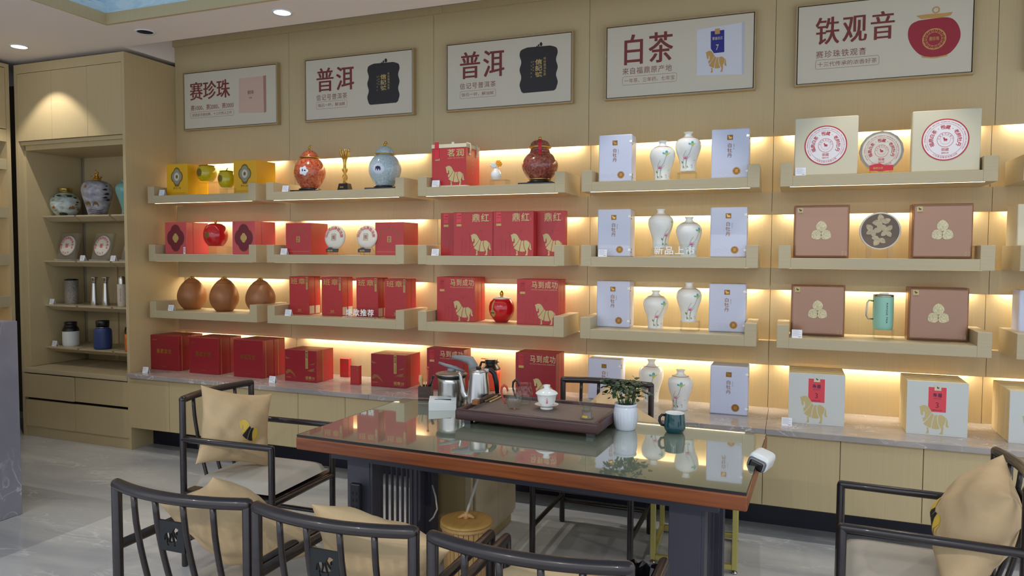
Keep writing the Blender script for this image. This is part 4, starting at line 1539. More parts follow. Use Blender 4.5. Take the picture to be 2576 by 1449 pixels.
bronze('bronze square box on the middle shelf, left of the leaf picture', 1998, 2138.4, 516, 4.235, ZS[1], .05)
bronze('bronze square box on the middle shelf, right of the leaf picture', 2295.8, 2450, 512, 4.22, ZS[1], .10)
bronze('bronze square box on the lowest shelf, left of the mint mug', 1991, 2127, 717, 4.34, ZS[2], .05)
bronze('bronze square box on the lowest shelf, right of the mint mug', 2286, 2439, 724, 4.33, ZS[2], .10)

# round leaf picture on acrylic legs
Y = 4.26
x0 = at(2214, 581, Y).x
r = (zpx(2214, 534.5, Y) - zpx(2214, 628, Y)) / 2
zc_ = zpx(2214, 581, Y) - ZS[1]
t = thing('leaf_tin', 'round white-rimmed tin showing pale tea leaves', 'tin', (x0, Y, ZS[1]))
M_ = Matrix.Translation((0, 0, zc_)) @ Matrix.Rotation(math.radians(90), 4, 'X')
obj('rim', MB().lathe([(r * .93, .004), (r, .004), (r * 1.01, 0), (r, -.03), (r * .5, -.03), (.001, -.03)], 40, M=M_), 'tin_white', t)
obj('picture', MB().flat(ell(0, zc_, r * .93, r * .93, 44), -.0045), 'leaf_photo_dark', t)
random.seed(5)
for i in range(4):
    mb = MB()
    a0 = [(.1, .62, .35), (-.5, .05, 2.2), (.45, .0, 1.1), (-.05, -.55, 3.0)][i]
    for k in range(4 if i != 3 else 3):
        an = a0[2] + k * 1.35 + random.uniform(-.2, .2)
        L = r * random.uniform(.34, .46)
        wd = L * .33
        cx, cz = a0[0] * r * .72, zc_ + a0[1] * r * .72
        pts = [(0, 0), (L * .3, wd), (L * .65, wd * 1.05), (L * .95, wd * .45), (L * 1.05, 0), (L * .95, -wd * .45), (L * .65, -wd * 1.05), (L * .3, -wd)]
        q = []
        for u, v in pts:
            X_, Z_ = cx + u * math.cos(an) - v * math.sin(an), cz + u * math.sin(an) + v * math.cos(an)
            d = math.hypot(X_, Z_ - zc_)
            if d > r * .9:
                X_, Z_ = X_ * r * .9 / d, zc_ + (Z_ - zc_) * r * .9 / d
            q.append((X_, Z_))
        mb.flat(q, -.0052 - .0004 * k - .0002 * i)
    obj('printed_leaf', mb, 'leaf_photo', t)
for sx in (-1, 1):
    obj('acrylic_leg', MB().box(sx * r * .52 - .012, sx * r * .52 + .012, -.006, .03, 0, zc_ - r * .82), 'acrylic', t)

# mint mug on its riser
Y = 4.37
x, r = rnd(2227, 27, Y)
zr = riser(2200, 2250, 830, 4.325, ZS[2], .09, 'clear riser under the mint mug')
z1 = zpx(2227, 746, Y) - (ZS[2] + zr)
t = thing('mint_mug', 'mint green insulated mug with a steel handle and lid', 'mug', (x, Y, ZS[2] + zr))
obj('body', MB().lathe(smooth([(r * .88, 0), (r * .95, .006), (r, .02), (r, z1 - .006), (r * .98, z1)], 1), 32), 'mint', t)
obj('lid', MB().lathe([(r * .98, z1), (r * 1.02, z1 + .004), (r * .97, z1 + .010), (r * .5, z1 + .012)], 32).box(-.02, .024, -.014, .014, z1 + .010, z1 + .020), 'steel', t)
d = Vector((-1, -.25, 0)).normalized()
obj('handle', MB().tube([d * (r * .98) + Vector((0, 0, z1 * .86)), d * (r + .022) + Vector((0, 0, z1 * .88)), d * (r + .032) + Vector((0, 0, z1 * .80)), d * (r + .034) + Vector((0, 0, z1 * .40)), d * (r + .024) + Vector((0, 0, z1 * .31)), d * (r * .98) + Vector((0, 0, z1 * .31))], .0045, 10), 'steel', t)
mb = MB()
fn = on_lathe([(r, 0), (r, z1)], (0, 0, 0), math.radians(-75))
gl = MB()
text(gl, 'RANGE TEA', 0, z1 * .62, 0, .008)
mb.add([fn(-.0 + p[2], z1 * .82 - p[0]) for p in gl.v], gl.f)
obj('lettering', mb, 'steel_dark', t)
# ---- middle shelf, first bay: clover boxes and red jar
for px0, px1, yt, lab in ((414.5, 468.4, 559, 'red box with a plum clover panel, left of the round red jar'), (584, 641.6, 556.5, 'red box with a plum clover panel, right of the round red jar')):
    t, W, H = bx('clover_tea_box', lab, px0, px1, yt, 4.235, ZS[1], .065, 'red_pink', group='red boxes with a clover panel')
    obj('rear_case', MB().rbox(0, W, .068, .22, 0, H, .002, 1), 'red_pink', t)
    cx, cz = W * .5, H * .50
    obj('panel_rim', MB().flat(quatre(cx, cz, W * .415), -.0006), 'gold_dim', t)
    obj('panel', MB().flat(quatre(cx, cz, W * .395), -.0010), 'red_plum', t)
    obj('panel_centre', MB().flat(quatre(cx, cz, W * .14), -.0014), 'gold_print', t)
    mb = MB()
    horse(mb, W * .07, W * .15, H * .90, H * .96)
    obj('emblem', mb, 'gold_dim', t)
Y = 4.31
zb = zpx(542.7, 619, Y)
t, r, H, pf = stem_jar('round_red_jar', 'round glossy red jar with a gold knob on a clear riser', 542.7, 31.5, 566, 619, Y, 'red_glaze')
obj('lid_cap', MB().lathe(smooth([(r * .74, H * .96), (r * .5, H * 1.06), (r * .12, H * 1.08)]), 30), 'red_glaze', t)
obj('knob', MB().ball((0, 0, H * 1.13), r * .12).ball((r * .08, 0, H * 1.2), r * .08).ball((-r * .08, 0, H * 1.18), r * .07), 'gold', t)
mb = MB()
wrap(mb, ell(0, H * .50, r * .24, r * .26, 20), on_lathe(pf, (0, 0, 0), math.radians(-91)))
obj('medallion', mb, 'olive_ink', t)
riser(521.5, 570, 619.5, 4.265, ZS[1], .09, 'clear riser under the round red jar')

# second bay: shrink-wrapped red boxes and white tea cakes
for px0, px1, yt, lab in ((718.5, 781.5, 561, 'film-wrapped red box with a gold seal, left of the tea cakes'), (943.6, 1015.3, 559, 'film-wrapped red box with a gold seal, right of the tea cakes')):
    t, W, H = bx('film_wrapped_box', lab, px0, px1, yt, 4.215, ZS[1], .20, 'red_box', .002, 'film-wrapped red boxes')
    mb = MB().flat(rrect(W * .43, W * .57, H * .395, H * .575, .003), -.0006)
    mb.frame(W * .06, W * .94, H * .10, H * .105, .0008, -.0006)
    obj('gold_seal', mb, 'gold_print', t)
    mb = MB()
    text(mb, '信', W * .45, W * .55, H * .525, H * .07, -.0010, .02)
    text(mb, '記', W * .45, W * .55, H * .445, H * .07, -.0010, .02)
    obj('seal_lettering', mb, 'red_deep', t)
    mb = MB()
    arc(mb, '信记号云南普洱茶', W * .5, H * .48, W * .34, -75, 75, W * .11, -.0006)
    obj('ring_lettering', mb, 'gold_dim', t)
    obj('film', MB().rbox(-.0015, W + .0015, -.0018, .2015, 0, H + .0015, .002, 1), 'film', t)
for px, yt, yb, hw, lab in ((840.5, 568, 625, 27.5, 'white tea cake on a gold wire stand, left one'), (921, 567, 624.5, 27.3, 'white tea cake on a gold wire stand, right one')):
    Y = 4.20
    x0 = at(px, 600, Y).x
    rx = (at(px + hw, 600, Y).x - at(px - hw, 600, Y).x) / 2
    rz = (zpx(px, yt, Y) - zpx(px, yb, Y)) / 2
    zc_ = (zpx(px, yt, Y) + zpx(px, yb, Y)) / 2 - ZS[1]
    r = (rx + rz) / 2
    t = thing('wrapped_tea_cake', lab, 'tea cake', (x0, Y, ZS[1]), group='white tea cakes on wire stands')
    M_ = Matrix.Translation((0, 0, zc_)) @ Matrix.Rotation(math.radians(84), 4, 'X')
    obj('cake', MB().lathe(smooth([(.001, .004), (r * .75, .004), (r, -.006), (r * .96, -.022), (.001, -.026)], 2), 40, M=M_), 'cake_paper', t)
    L = Matrix.Translation((0, -.004, zc_)) @ Matrix.Rotation(math.radians(-6), 4, 'X')
    mb = MB()
    arc(mb, '信记号云南普洱茶', 0, 0, r * .76, -82, 82, r * .30, -.0016, .006, True, L)
    obj('ring_lettering', mb, 'red_ink', t)
    mb = MB()
    mb.frame(-r * .2, r * .2, -r * .26, r * .26, .0022, -.0016)
    text(mb, '信記', -r * .14, r * .14, 0, r * .36, -.0016, .02)
    mb.v = [tuple(L @ Vector(p)) for p in mb.v]
    obj('centre_seal', mb, 'gold_dim', t)
    w_ = r * .62
    obj('nameplate', MB().prism([(-w_, .018), (w_ * .9, .018), (w_, .042), (w_ * .1, .042), (-w_ * .15, .052), (-w_ * .45, .050), (-w_, .040)], -.004, Matrix.Translation((0, -.020, 0))), 'black_wood', t)
    mb = MB()
    text(mb, '信记号', -w_ * .7, w_ * .05, .029, .012, -.0248, .02)
    obj('nameplate_lettering', mb, 'gold', t)
    obj('wire_stand', MB().tube([(-w_ * .8, -.019, .034), (-w_ * .7, -.012, .004), (-w_, .045, .002), (-w_ * .6, .020, .06)], .0016, 6).tube([(w_ * .8, -.019, .034), (w_ * .7, -.012, .004), (w_, .045, .002), (w_ * .6, .020, .06)], .0016, 6).tube([(-w_, .045, .002), (w_, .045, .002)], .0016, 6), 'gold', t)


# third bay: red horse boxes
def horse_box(label, px0, px1, yt, Y, zb, dep, kind, body='red_box', group=None, W0=None):
    t, W, H = bx('horse_tea_box', label, px0, px1, yt, Y, zb, dep, body, .0015, group)
    mb = MB()
    if kind == 'tall':
        spaced(mb, '鼎红', W * .48, W * .90, H * .865, H * .185, -.0008, .012)
        obj('horse_print', horse(MB(), W * .44, W * .96, H * .015, H * .50), 'gold_pale', t)
        column(mb, '红茶', W * .935, H * .86, H * .79, W * .02)
        obj('lettering', mb, 'gold_pale', t)
        obj('tag', MB().flat([(W * .08, H * .74), (W * .20, H * .74), (W * .20, H * .985), (W * .08, H * .985)], -.0006), 'red_label', t)
        mb = MB()
        text(mb, '八马茶', W * .09, W * .19, H * .92, .007, -.0010, .02)
        text(mb, '福鼎红茶', W * .10, W * .18, H * .86, .005, -.0010)
        text(mb, '净含量', W * .10, W * .18, H * .755, .004, -.0010)
        obj('tag_lettering', mb, 'red_text_dark', t)
    else:
        spaced(mb, '马到成功', W * .36, W * .985, H * .885, H * .15, -.0008, .010)
        text(mb, 'MA DAO CHENG GONG 金骏眉红茶', W * .36, W * .97, H * .775, .008)
        obj('horse_print', horse(MB(), W * .44, W * .96, H * .015, H * .47), 'gold_pale', t)
        obj('lettering', mb, 'gold_pale', t)
        obj('tag', MB().flat([(W * .08, H * .72), (W * .20, H * .72), (W * .20, H * .96), (W * .08, H * .96)], -.0006), mat('red_dull', (180, 40, 50), 0.45), t)
        mb = MB()
        text(mb, '八马茶', W * .09, W * .19, H * .905, .008, -.0010, .02)
        text(mb, '红茶', W * .11, W * .17, H * .855, .006, -.0010)
        obj('tag_lettering', mb, 'red_text_dark', t)
    obj('tag_foot', MB().flat([(W * .08, H * .675), (W * .205, H * .675), (W * .205, H * .725), (W * .08, H * .725)], -.0010), 'gold_print', t)
    mb = MB()
    for xa, za, zb_ in ((.22, .04, .40), (.32, .06, .34), (.42, .05, .52), (.70, .48, .58)):
        mb.line([(W * xa, H * za), (W * xa, H * zb_)], .0012, -.0005)
        for k in range(5):
            z_ = H * (za + (zb_ - za) * (.4 + .14 * k))
            mb.line([(W * xa, z_), (W * (xa + (.05 if k % 2 else -.05)), z_ + H * .03)], .0008, -.0005)
    obj('tree_print', mb, 'red_deep', t)
    return t, W, H


g = 'red horse boxes on the middle shelf'
horse_box('red horse box, leftmost in the middle-shelf row, half covered by its neighbour', 1108.6, 1207, 535.4, 4.275, ZS[1], .05, 'tall', group=g)
horse_box('red horse box, second from left in the middle-shelf row', 1141, 1239.8, 533.2, 4.205, ZS[1], .06, 'tall', group=g)
horse_box('red horse box, third from left in the middle-shelf row, its side showing', 1240.6, 1342, 531, 4.205, ZS[1], .06, 'tall', group=g)
horse_box('red horse box, rightmost in the middle-shelf row, set back', 1322, 1421.6, 530.5, 4.272, ZS[1], .05, 'tall', group=g)

# lowest shelf, first bay: brown gourd jars
for px, hw, yt, yb, lab in ((480.8, 37.8, 700, 776.7, 'brown gourd jar with a gold tip, left of three'), (562.2, 37.6, 701, 780.7, 'brown gourd jar with a gold tip, middle of three'), (653.5, 38, 704, 783, 'brown gourd jar with a gold tip, right of three')):
    Y = {480.8: 4.37, 562.2: 4.315, 653.5: 4.335}[px]
    x, r = rnd(px, hw, Y)
    H = zpx(px, yt, Y) - ZS[2]
    t = thing('gourd_jar', lab, 'tea jar', (x, Y, ZS[2]), group='brown gourd jars')
    obj('body', MB().lathe(smooth([(r * .52, 0), (r * .60, .004), (r * .96, H * .22), (r * 1.05, H * .44), (r * .92, H * .66), (r * .66, H * .84), (r * .56, H * .875)], 2), 36), 'clay', t)
    obj('lid', MB().lathe(smooth([(r * .57, H * .878), (r * .44, H * .94), (r * .20, H * 1.0), (r * .16, H * 1.01)], 2), 32), 'clay', t)
    mb = MB()
    for k in range(5):
        a = k * 1.257
        mb.tube([(0, 0, H * 1.0), (r * .12 * math.cos(a), r * .12 * math.sin(a), H * 1.035), (r * .24 * math.cos(a), r * .24 * math.sin(a), H * .99)], [r * .05, r * .06, r * .02], 6)
    mb.ball((0, 0, H * 1.03), r * .09)
    obj('gold_tip', mb, 'gold', t)

# second bay: slim red boxes
for px0, px1, yt, lab in ((727.6, 776.7, 695.5, 'slim red box with gold characters, first from left'), (809, 860, 697.5, 'slim red box with gold characters, second from left'),
                          (896.2, 950.3, 699, 'slim red box with gold characters, third from left, behind the acrylic sign'), (968, 1022.3, 702, 'slim red box with gold characters, fourth from left')):
    t, W, H = bx('slim_red_box', lab, px0, px1, yt, 4.315, ZS[2], .068, 'red_box', .0015, 'slim red boxes on the lowest shelf')
    obj('rear_half', MB().rbox(0, W, .071, .135, 0, H, .0015, 1), 'red_box', t)
    mb = MB()
    spaced(mb, '班章', W * .08, W * .82, H * .875, H * .16, -.0008, .006)
    obj('tag', MB().flat([(W * .855, H * .66), (W * .945, H * .66), (W * .945, H * .995), (W * .855, H * .995)]), 'gold_print', t)
    obj('lettering', mb, 'gold_print', t)
    mb = MB()
    text(mb, '20', W * .42, W * .60, H * .115, H * .065, -.0008, .012)
    text(mb, '生态普洱茶', W * .33, W * .68, H * .065, .004)
    obj('number', mb, 'gold_print', t)
    mb = MB()
    column(mb, '信记号', W * .90, H * .985, H * .84, W * .07, -.0012, .02)
    column(mb, '云南普洱茶', W * .90, H * .83, H * .68, W * .03, -.0012)
    obj('tag_lettering', mb, 'dark_print', t)
    mb = MB()
    mb.line([(W * .30, H * .37), (W * .38, H * .41), (W * .46, H * .375)], .0009)
    mb.line([(W * .58, H * .23), (W * .68, H * .28), (W * .72, H * .26), (W * .86, H * .34), (W * .98, H * .27)], .0012)
    mb.line([(W * .70, H * .23), (W * .86, H * .31), (W * .98, H * .245)], .0009)
    obj('mountain_print', mb, 'gold_dim', t)
    for y0, y1 in ((.006, .062), (.076, .128)):
        obj('side_label', MB().add([(W + .0006, y0, .006), (W + .0006, y1, .006), (W + .0006, y1, H * .23), (W + .0006, y0, H * .23)], [(0, 1, 2, 3)]), 'cream_box', t)

# third bay: horse box pairs and the apple jar
g = 'red horse boxes with four characters'
D3 = .058
horse_box('front red horse box left of the apple jar', 1099, 1194, 697.5, 4.29, ZS[2], .055, 'four', group=g)
horse_box('front red horse box right of the apple jar', 1300.4, 1404.5, 703, 4.275, ZS[2], .055, 'four', group=g)
for j, lab in ((1, 'second red slab box behind the horse box left of the apple jar'), (2, 'third red slab box behind the horse box left of the apple jar')):
    bx('red_slab_box', lab, 1099, 1194, 697.5, 4.29, ZS[2], .055, 'red_box', .0015, g)[0].location.y = 4.29 + .0575 * j
bx('red_slab_box', 'red slab box behind the horse box right of the apple jar', 1300.4, 1404.5, 703, 4.275, ZS[2], .055, 'red_box', .0015, g)[0].location.y = 4.275 + .0575
bx('red_slab_box', 'rearmost red slab box behind the horse box right of the apple jar', 1300.4, 1404.5, 703, 4.275, ZS[2], .04, 'red_box', .0015, g)[0].location.y = 4.275 + .115
Y = 4.36
x, r = rnd(1262.7, 32, Y)
H = zpx(1262.7, 751, Y) - ZS[2]
t = thing('apple_jar', 'apple-shaped red jar with a white lid and gold crown knob', 'tea jar', (x, Y, ZS[2]))
pf = smooth([(r * .46, 0), (r * .50, .004), (r * .86, H * .22), (r * 1.05, H * .55), (r * .96, H * .84), (r * .70, H * .98), (r * .66, H)])
obj('body', MB().lathe(pf, 36), 'red_glaze', t)
obj('lid', MB().lathe(smooth([(r * .70, H * .99), (r * .74, H * 1.01), (r * .60, H * 1.05), (r * .2, H * 1.09)]), 32), 'porcelain', t)
obj('crown_knob', MB().lathe(smooth([(r * .26, H * 1.07), (r * .10, H * 1.11), (r * .18, H * 1.2), (r * .12, H * 1.28), (r * .02, H * 1.34)]), 12), 'gold', t)
fn = on_lathe(pf, (0, 0, 0), math.radians(-114))
mb = MB()
wrap(mb, quatre(0, H * .42, r * .27, 30), fn, .005)
wrap(mb, [(-.006, H * .58), (.006, H * .58), (.010, H * .92), (-.004, H * .95)], fn, .006)
obj('gold_badge', mb, 'gold_print', t)
mb = MB()
f2 = on_lathe(pf, (0, 0, 0), math.radians(-114), .0026)
tx = MB()
text(tx, '赛珍珠', -r * .2, r * .2, H * .42, .010, 0, .02)
mb.add([f2(p[0], p[2]) for p in tx.v], tx.f)
obj('badge_lettering', mb, 'dark_print', t)

# ---- the worktop
g = 'dark red boxes with gold calligraphy'
for px0, px1, yt, Y, lab in ((377, 449, 844, 4.215, 'first from left'), (475, 548.5, 849.8, 4.195, 'second from left'), (587, 661, 855.5, 4.195, 'third from left')):
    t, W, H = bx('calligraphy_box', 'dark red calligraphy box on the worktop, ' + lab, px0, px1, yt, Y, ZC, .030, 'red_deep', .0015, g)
    obj('gold_seam', MB().box(.002, W - .001, .030, .034, .002, H - .002), 'gold_print', t)
    obj('rear_case', MB().rbox(0, W, .034, .118, 0, H, .0015, 1), 'red_deep', t)
    mb = MB()
    spaced(mb, '易武甘论', W * .23, W * .75, H * .55, H * .125, -.0008, .014)
    text(mb, '信记号', W * .09, W * .25, H * .87, H * .035, -.0008, .01)
    text(mb, '云南普洱', W * .42, W * .57, H * .10, H * .02)
    obj('lettering', mb, 'gold', t)
    t2 = thing('calligraphy_box', 'dark red box standing behind the calligraphy box, ' + lab, 'tea box', (t.location.x, Y + .122, ZC), group=g)
    obj('body', MB().rbox(0, W, 0, .045, 0, H * .995, .0015, 1), 'red_deep', t2)
    obj('gold_seam', MB().box(.002, W - .001, .045, .049, .002, H * .995 - .002), 'gold_print', t2)
    obj('rear_case', MB().rbox(0, W, .049, .120, 0, H * .995, .0015, 1), 'red_deep', t2)
for px0, px1, yt, Y, lab in ((716, 795.8, 880.8, 4.197, 'left wide red box with gold mountains and a gold seam'), (933, 1021, 892, 4.25, 'right wide red box with gold mountains and a gold seam')):
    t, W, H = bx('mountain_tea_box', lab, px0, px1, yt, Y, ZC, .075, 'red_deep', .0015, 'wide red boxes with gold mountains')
    obj('gold_seam', MB().box(.002, W - .001, .075, .079, .002, H - .002), 'gold_print', t)
    obj('rear_case', MB().rbox(0, W, .079, .20, 0, H, .0015, 1), 'red_box', t)
    mb = MB()
    obj('tag', MB().flat([(W * .66, H * .43), (W * .735, H * .43), (W * .735, H * .99), (W * .66, H * .99)]), 'gold_print', t)
    text(mb, '班章10', W * .655, W * .94, H * .145, H * .10, -.0008, .012)
    text(mb, '生态班章茶砖', W * .66, W * .93, H * .075, .004)
    text(mb, '信记号普洱', W * .04, W * .19, H * .13, .007)
    obj('lettering', mb, 'gold_print', t)
    mb = MB()
    column(mb, '信记号', W * .6975, H * .97, H * .74, W * .06, -.0012, .02)
    column(mb, '云南古树普洱茶', W * .6975, H * .72, H * .45, W * .035, -.0012)
    obj('tag_lettering', mb, 'dark_print', t)
    mb = MB()
    for base, pts in ((0, [(.02, .28), (.10, .38), (.20, .36), (.30, .24), (.36, .12), (.27, .22), (.16, .29), (.06, .22)]), (1, [(.70, .36), (.82, .42), (.95, .45), (.90, .37), (.98, .36), (.84, .34)]), (2, [(.02, .80), (.08, .75), (.18, .73), (.10, .70), (.03, .72)]), (3, [(.78, .55), (.88, .60), (.97, .62), (.90, .56)])):
        mb.flat([(W * a, H * b) for a, b in pts], -.0006)
    obj('mountain_print', mb, 'gold_dim', t)
    obj('lid_seal', MB().add([(W * .5 + .02 * math.cos(a), .05 + .012 * math.sin(a), H + .0008) for a in [i * .524 for i in range(12)]], [tuple(range(12))]), 'gold_pale', t)
for px0, px1, yt, yb, lab in ((855, 876.7, 902.5, 947.6, 'small slim red box between the mountain boxes, rear one'), (881, 902.2, 919.8, 967, 'small slim red box between the mountain boxes, front one')):
    p = az(px0, yb, ZC)
    t, W, H = bx('small_red_box', lab, px0, px1, yt, p.y, ZC, .036, 'red_box', .001, 'small slim red boxes')
    mb = MB()
    spaced(mb, '班章', W * .10, W * .66, H * .87, H * .13, -.0008)
    text(mb, '10', W * .40, W * .62, H * .18, H * .08, -.0008, .012)
    mb.flat([(W * .76, H * .72), (W * .88, H * .72), (W * .88, H * .98), (W * .76, H * .98)])
    obj('gold_print', mb, 'gold_dim', t)
g = 'red horse boxes with four characters'
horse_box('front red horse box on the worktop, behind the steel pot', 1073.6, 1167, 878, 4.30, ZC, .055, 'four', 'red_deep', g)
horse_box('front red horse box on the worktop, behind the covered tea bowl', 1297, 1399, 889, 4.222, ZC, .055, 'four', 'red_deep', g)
for px0, px1, yt, Y, k, lab in ((1073.6, 1167, 878, 4.30, 1, 'red slab box behind the horse box by the steel pot'), (1297, 1399, 889, 4.222, 1, 'second red slab box behind the horse box by the covered tea bowl'), (1297, 1399, 889, 4.222, 2, 'third red slab box behind the horse box by the covered tea bowl')):
    bx('red_slab_box', lab, px0, px1, yt, Y, ZC, .055, 'red_box', .0015, g)[0].location.y = Y + .0575 * k

# thermos jugs
def thermos_jug(label, px, hw, ytop, zb, Y, m, handle_left=True, top='black_plastic', group=None):
    x, r = rnd(px, hw, Y)
    H = zpx(px, ytop, Y) - zb
    t = thing('thermos_jug', label, 'thermos', (x, Y, zb), group=group)
    h1 = H * .66
    obj('body', MB().lathe(smooth([(r * .92, 0), (r, .006), (r, h1)], 1), 32), m, t)
    obj('shoulder', MB().lathe(smooth([(r * 1.0, h1), (r * .98, h1 + H * .06), (r * .66, h1 + H * .16), (r * .64, h1 + H * .20)]), 32), top, t)
    obj('lid', MB().lathe(smooth([(r * .70, h1 + H * .20), (r * .70, H * .98), (r * .64, H), (r * .2, H)], 1), 28), top, t)
    d = -1 if handle_left else 1
    obj('handle', MB().tube([(d * r * .66, 0, H * .88), (d * r * 1.15, 0, H * .88), (d * r * 1.32, 0, H * .74), (d * r * 1.30, 0, H * .46), (d * r * 1.0, 0, H * .40)], r * .13, 10), top, t)
    obj('spout', MB().add([(-d * r * .6, -.012, h1 + H * .22), (-d * r * .6, .012, h1 + H * .22), (-d * r * 1.0, 0, H * .92), (-d * r * .6, -.012, H * .95), (-d * r * .6, .012, H * .95)], [(0, 1, 2), (0, 2, 3), (1, 4, 2), (2, 4, 3), (0, 3, 4, 1)]), top, t)
    return t, r, H


t, r, H = thermos_jug('orange-red thermos jug with a black top standing behind the kettle', 1237, 23.5, 903, ZC, 4.45, mat('thermos_red', (226, 78, 48), 0.4))
obj('lever', MB().rbox(-r * 1.2, -r * .3, -.008, .008, H * .985, H * 1.01, .002, 1), 'thermos_red', t)

# grey-white horse boxes
g = 'grey-white horse boxes with a red label'
for px0, px1, yt, Y, n, lab in ((1985, 2127, 940.5, 4.19, 4, 'left'), (2282.5, 2438, 961, 4.165, 4, 'middle'), (2541, 2700, 987, 4.14, 5, 'right')):
    for k in range(n):
        t, W, H = bx('grey_horse_box', '%s grey-white box stack on the worktop, %s' % (lab, ('front box with a red label', 'second box from the front', 'third box from the front', 'fourth box from the front', 'rearmost box')[k]), px0, px1, yt, Y, ZC, .062, 'paper_edge', .002, g)
        t.location.y = Y + k * .0645
        if k:
            continue
        obj('front_sheet', MB().box(.0005, W - .0005, -.0012, .0002, .0005, H - .0005), 'paper_grey', t)
        a, b, c, d = W * .355, W * .645, H * .44, H * .90
        obj('label', MB().flat([(a + W * .06, c), (b, c), (b, d), (a, d), (a, c + H * .10)], -.0016), 'red_label', t)
        obj('label_clip', MB().flat([(W * .45, H * .84), (W * .56, H * .84), (W * .56, H * .945), (W * .45, H * .945)], -.0020), 'cream_box', t)
        mb = MB()
        horse(mb, W * .485, W * .53, H * .87, H * .915, -.0024)
        spaced(mb, '寿眉', W * .425, W * .575, H * .755, H * .075, -.0020, .02)
        text(mb, 'SHOU MEI', W * .44, W * .56, H * .69, .004, -.0020)
        text(mb, '福鼎白茶', W * .42, W * .58, H * .475, .005, -.0020)
        obj('label_lettering', mb, 'navy_print', t)
        mb = MB()
        text(mb, '3', W * .475, W * .525, H * .57, H * .10, -.0020)
        obj('label_number', mb, 'red_plum', t)
        mb = MB()
        horse(mb, W * .205, W * .70, H * .03, H * .555, -.0014)
        obj('horse_print', mb, 'gold_pale', t)
# partly seen things at the right picture edge
bx('cream_edge_box', 'cream box on the middle shelf at the right picture edge', 2562, 2720, 512, 4.24, ZS[1], .2, 'cream_box', .003)
white_tea_box('white gift box on the lowest shelf at the right picture edge', 2565, 2680, 731, 4.33, ZS[2], .13)

# ------------------------------------------------------------------ things in the tall cabinet
SC = (1.787, 1.42, 1.057, 0.709)
mat('white_landscape', (226, 234, 232), 0.15, coat=0.5, var=0.8, scale=(16, 16, 34), rgb2=(120, 138, 120), detail=5)
mat('ink_mountain', (206, 204, 214), 0.18, coat=0.4, var=0.8, scale=(14, 14, 20), rgb2=(108, 104, 118), detail=5)
Y = 4.34
x, r = rnd(167, 39.5, Y)
H = zpx(167, 486, Y) - SC[0]
t = thing('landscape_jar', 'squat white landscape jar with a brass collar lid', 'tea jar', (x, Y, SC[0]))
pf = smooth([(r * .58, 0), (r * .62, .004), (r * .94, H * .25), (r * 1.05, H * .55), (r * .92, H * .82), (r * .50, H * .98), (r * .46, H)])
obj('body', MB().lathe(pf, 36), 'white_landscape', t)
obj('lid', MB().lathe([(r * .44, H), (r * .46, H + .03), (r * .49, H + .040), (r * .40, H + .042)], 32), mat('brass', (190, 164, 92), 0.2, 0.9), t)
mb = MB()
f2 = on_lathe(pf, (0, 0, 0), math.radians(-50))
for s_, z_, k in ((.07, .36, .022), (-.075, .36, .018), (.11, .50, .014), (.13, .3, .016)):
    wrap(mb, smooth([(s_ + k * a, H * z_ + k * b) for a, b in ((-1.2, -.5), (1.2, -.6), (1.0, .1), (.3, .9), (-.2, .2), (-.8, .5), (-1.2, -.5))], 2)[:-1], f2, .006)
obj('painted_cliffs', mb, mat('ochre', (160, 110, 60), 0.3), t)
mb = MB()
for s_, z_, k in ((.05, .86, .014), (-.03, .87, .012), (.10, .80, .012), (0, .08, .02), (.12, .60, .01), (-.08, .82, .008)):
    wrap(mb, ell(s_, H * z_, k * 1.6, k * .7, 12), f2, .006)
obj('painted_pines', mb, mat('pine_ink', (40, 54, 56), 0.3), t)
x, r = rnd(247, 40, Y)
H = zpx(247, 453, Y) - SC[0]
t = thing('mountain_jar', 'tall white ink-mountain jar with a gilded figure lid', 'tea jar', (x, Y, SC[0]))
pf = smooth([(r * .60, 0), (r * .62, .01), (r * .74, H * .22), (r * .98, H * .55), (r * 1.06, H * .76), (r * .86, H * .94), (r * .30, H)])
obj('body', MB().lathe(pf, 36), 'ink_mountain', t)
mb = MB().lathe(smooth([(r * .30, H), (r * .28, H + .01), (r * .14, H + .02), (r * .2, H + .03)]), 12)
mb.ball((0, 0, H + .042), .014).ball((.008, 0, H + .056), .010).ball((-.010, 0, H + .062), .008).tube([(-.006, 0, H + .062), (-.010, 0, H + .084)], [.006, .003], 6)
for k in range(5):
    a = k * 1.257
    mb.tube([(r * .2 * math.cos(a), r * .2 * math.sin(a), H + .012), (r * .36 * math.cos(a), r * .36 * math.sin(a), H + .030)], [.006, .003], 6)
obj('figure_lid', mb, 'gold', t)
mb = MB()
f2 = on_lathe(pf, (0, 0, 0), math.radians(-55))
for s_, z_, k in ((.085, .72, .016), (.10, .60, .018), (.085, .50, .015), (.11, .44, .018), (.10, .82, .010)):
    wrap(mb, [(s_ + k * a, H * z_ + k * b * .8) for a, b in ((-1.4, -.1), (-.3, -.6), (1.2, -.5), (1.5, .4), (.2, .7), (-.4, .2))], f2, .006)
for z_ in (.04, .09, .14):
    wrap(mb, [(-.06, H * z_), (-.02, H * (z_ + .02)), (.03, H * z_), (.06, H * (z_ + .02)), (.06, H * (z_ + .008)), (.03, H * (z_ - .012)), (-.02, H * (z_ + .008)), (-.06, H * (z_ - .012))], f2, .008)
obj('painted_pines', mb, mat('ink_black', (42, 40, 48), 0.3), t)
mb = MB()
wrap(mb, ell(-.060, H * .80, .011, .013, 16), f2, .006)
obj('painted_sun', mb, 'ochre', t)
mb = MB()
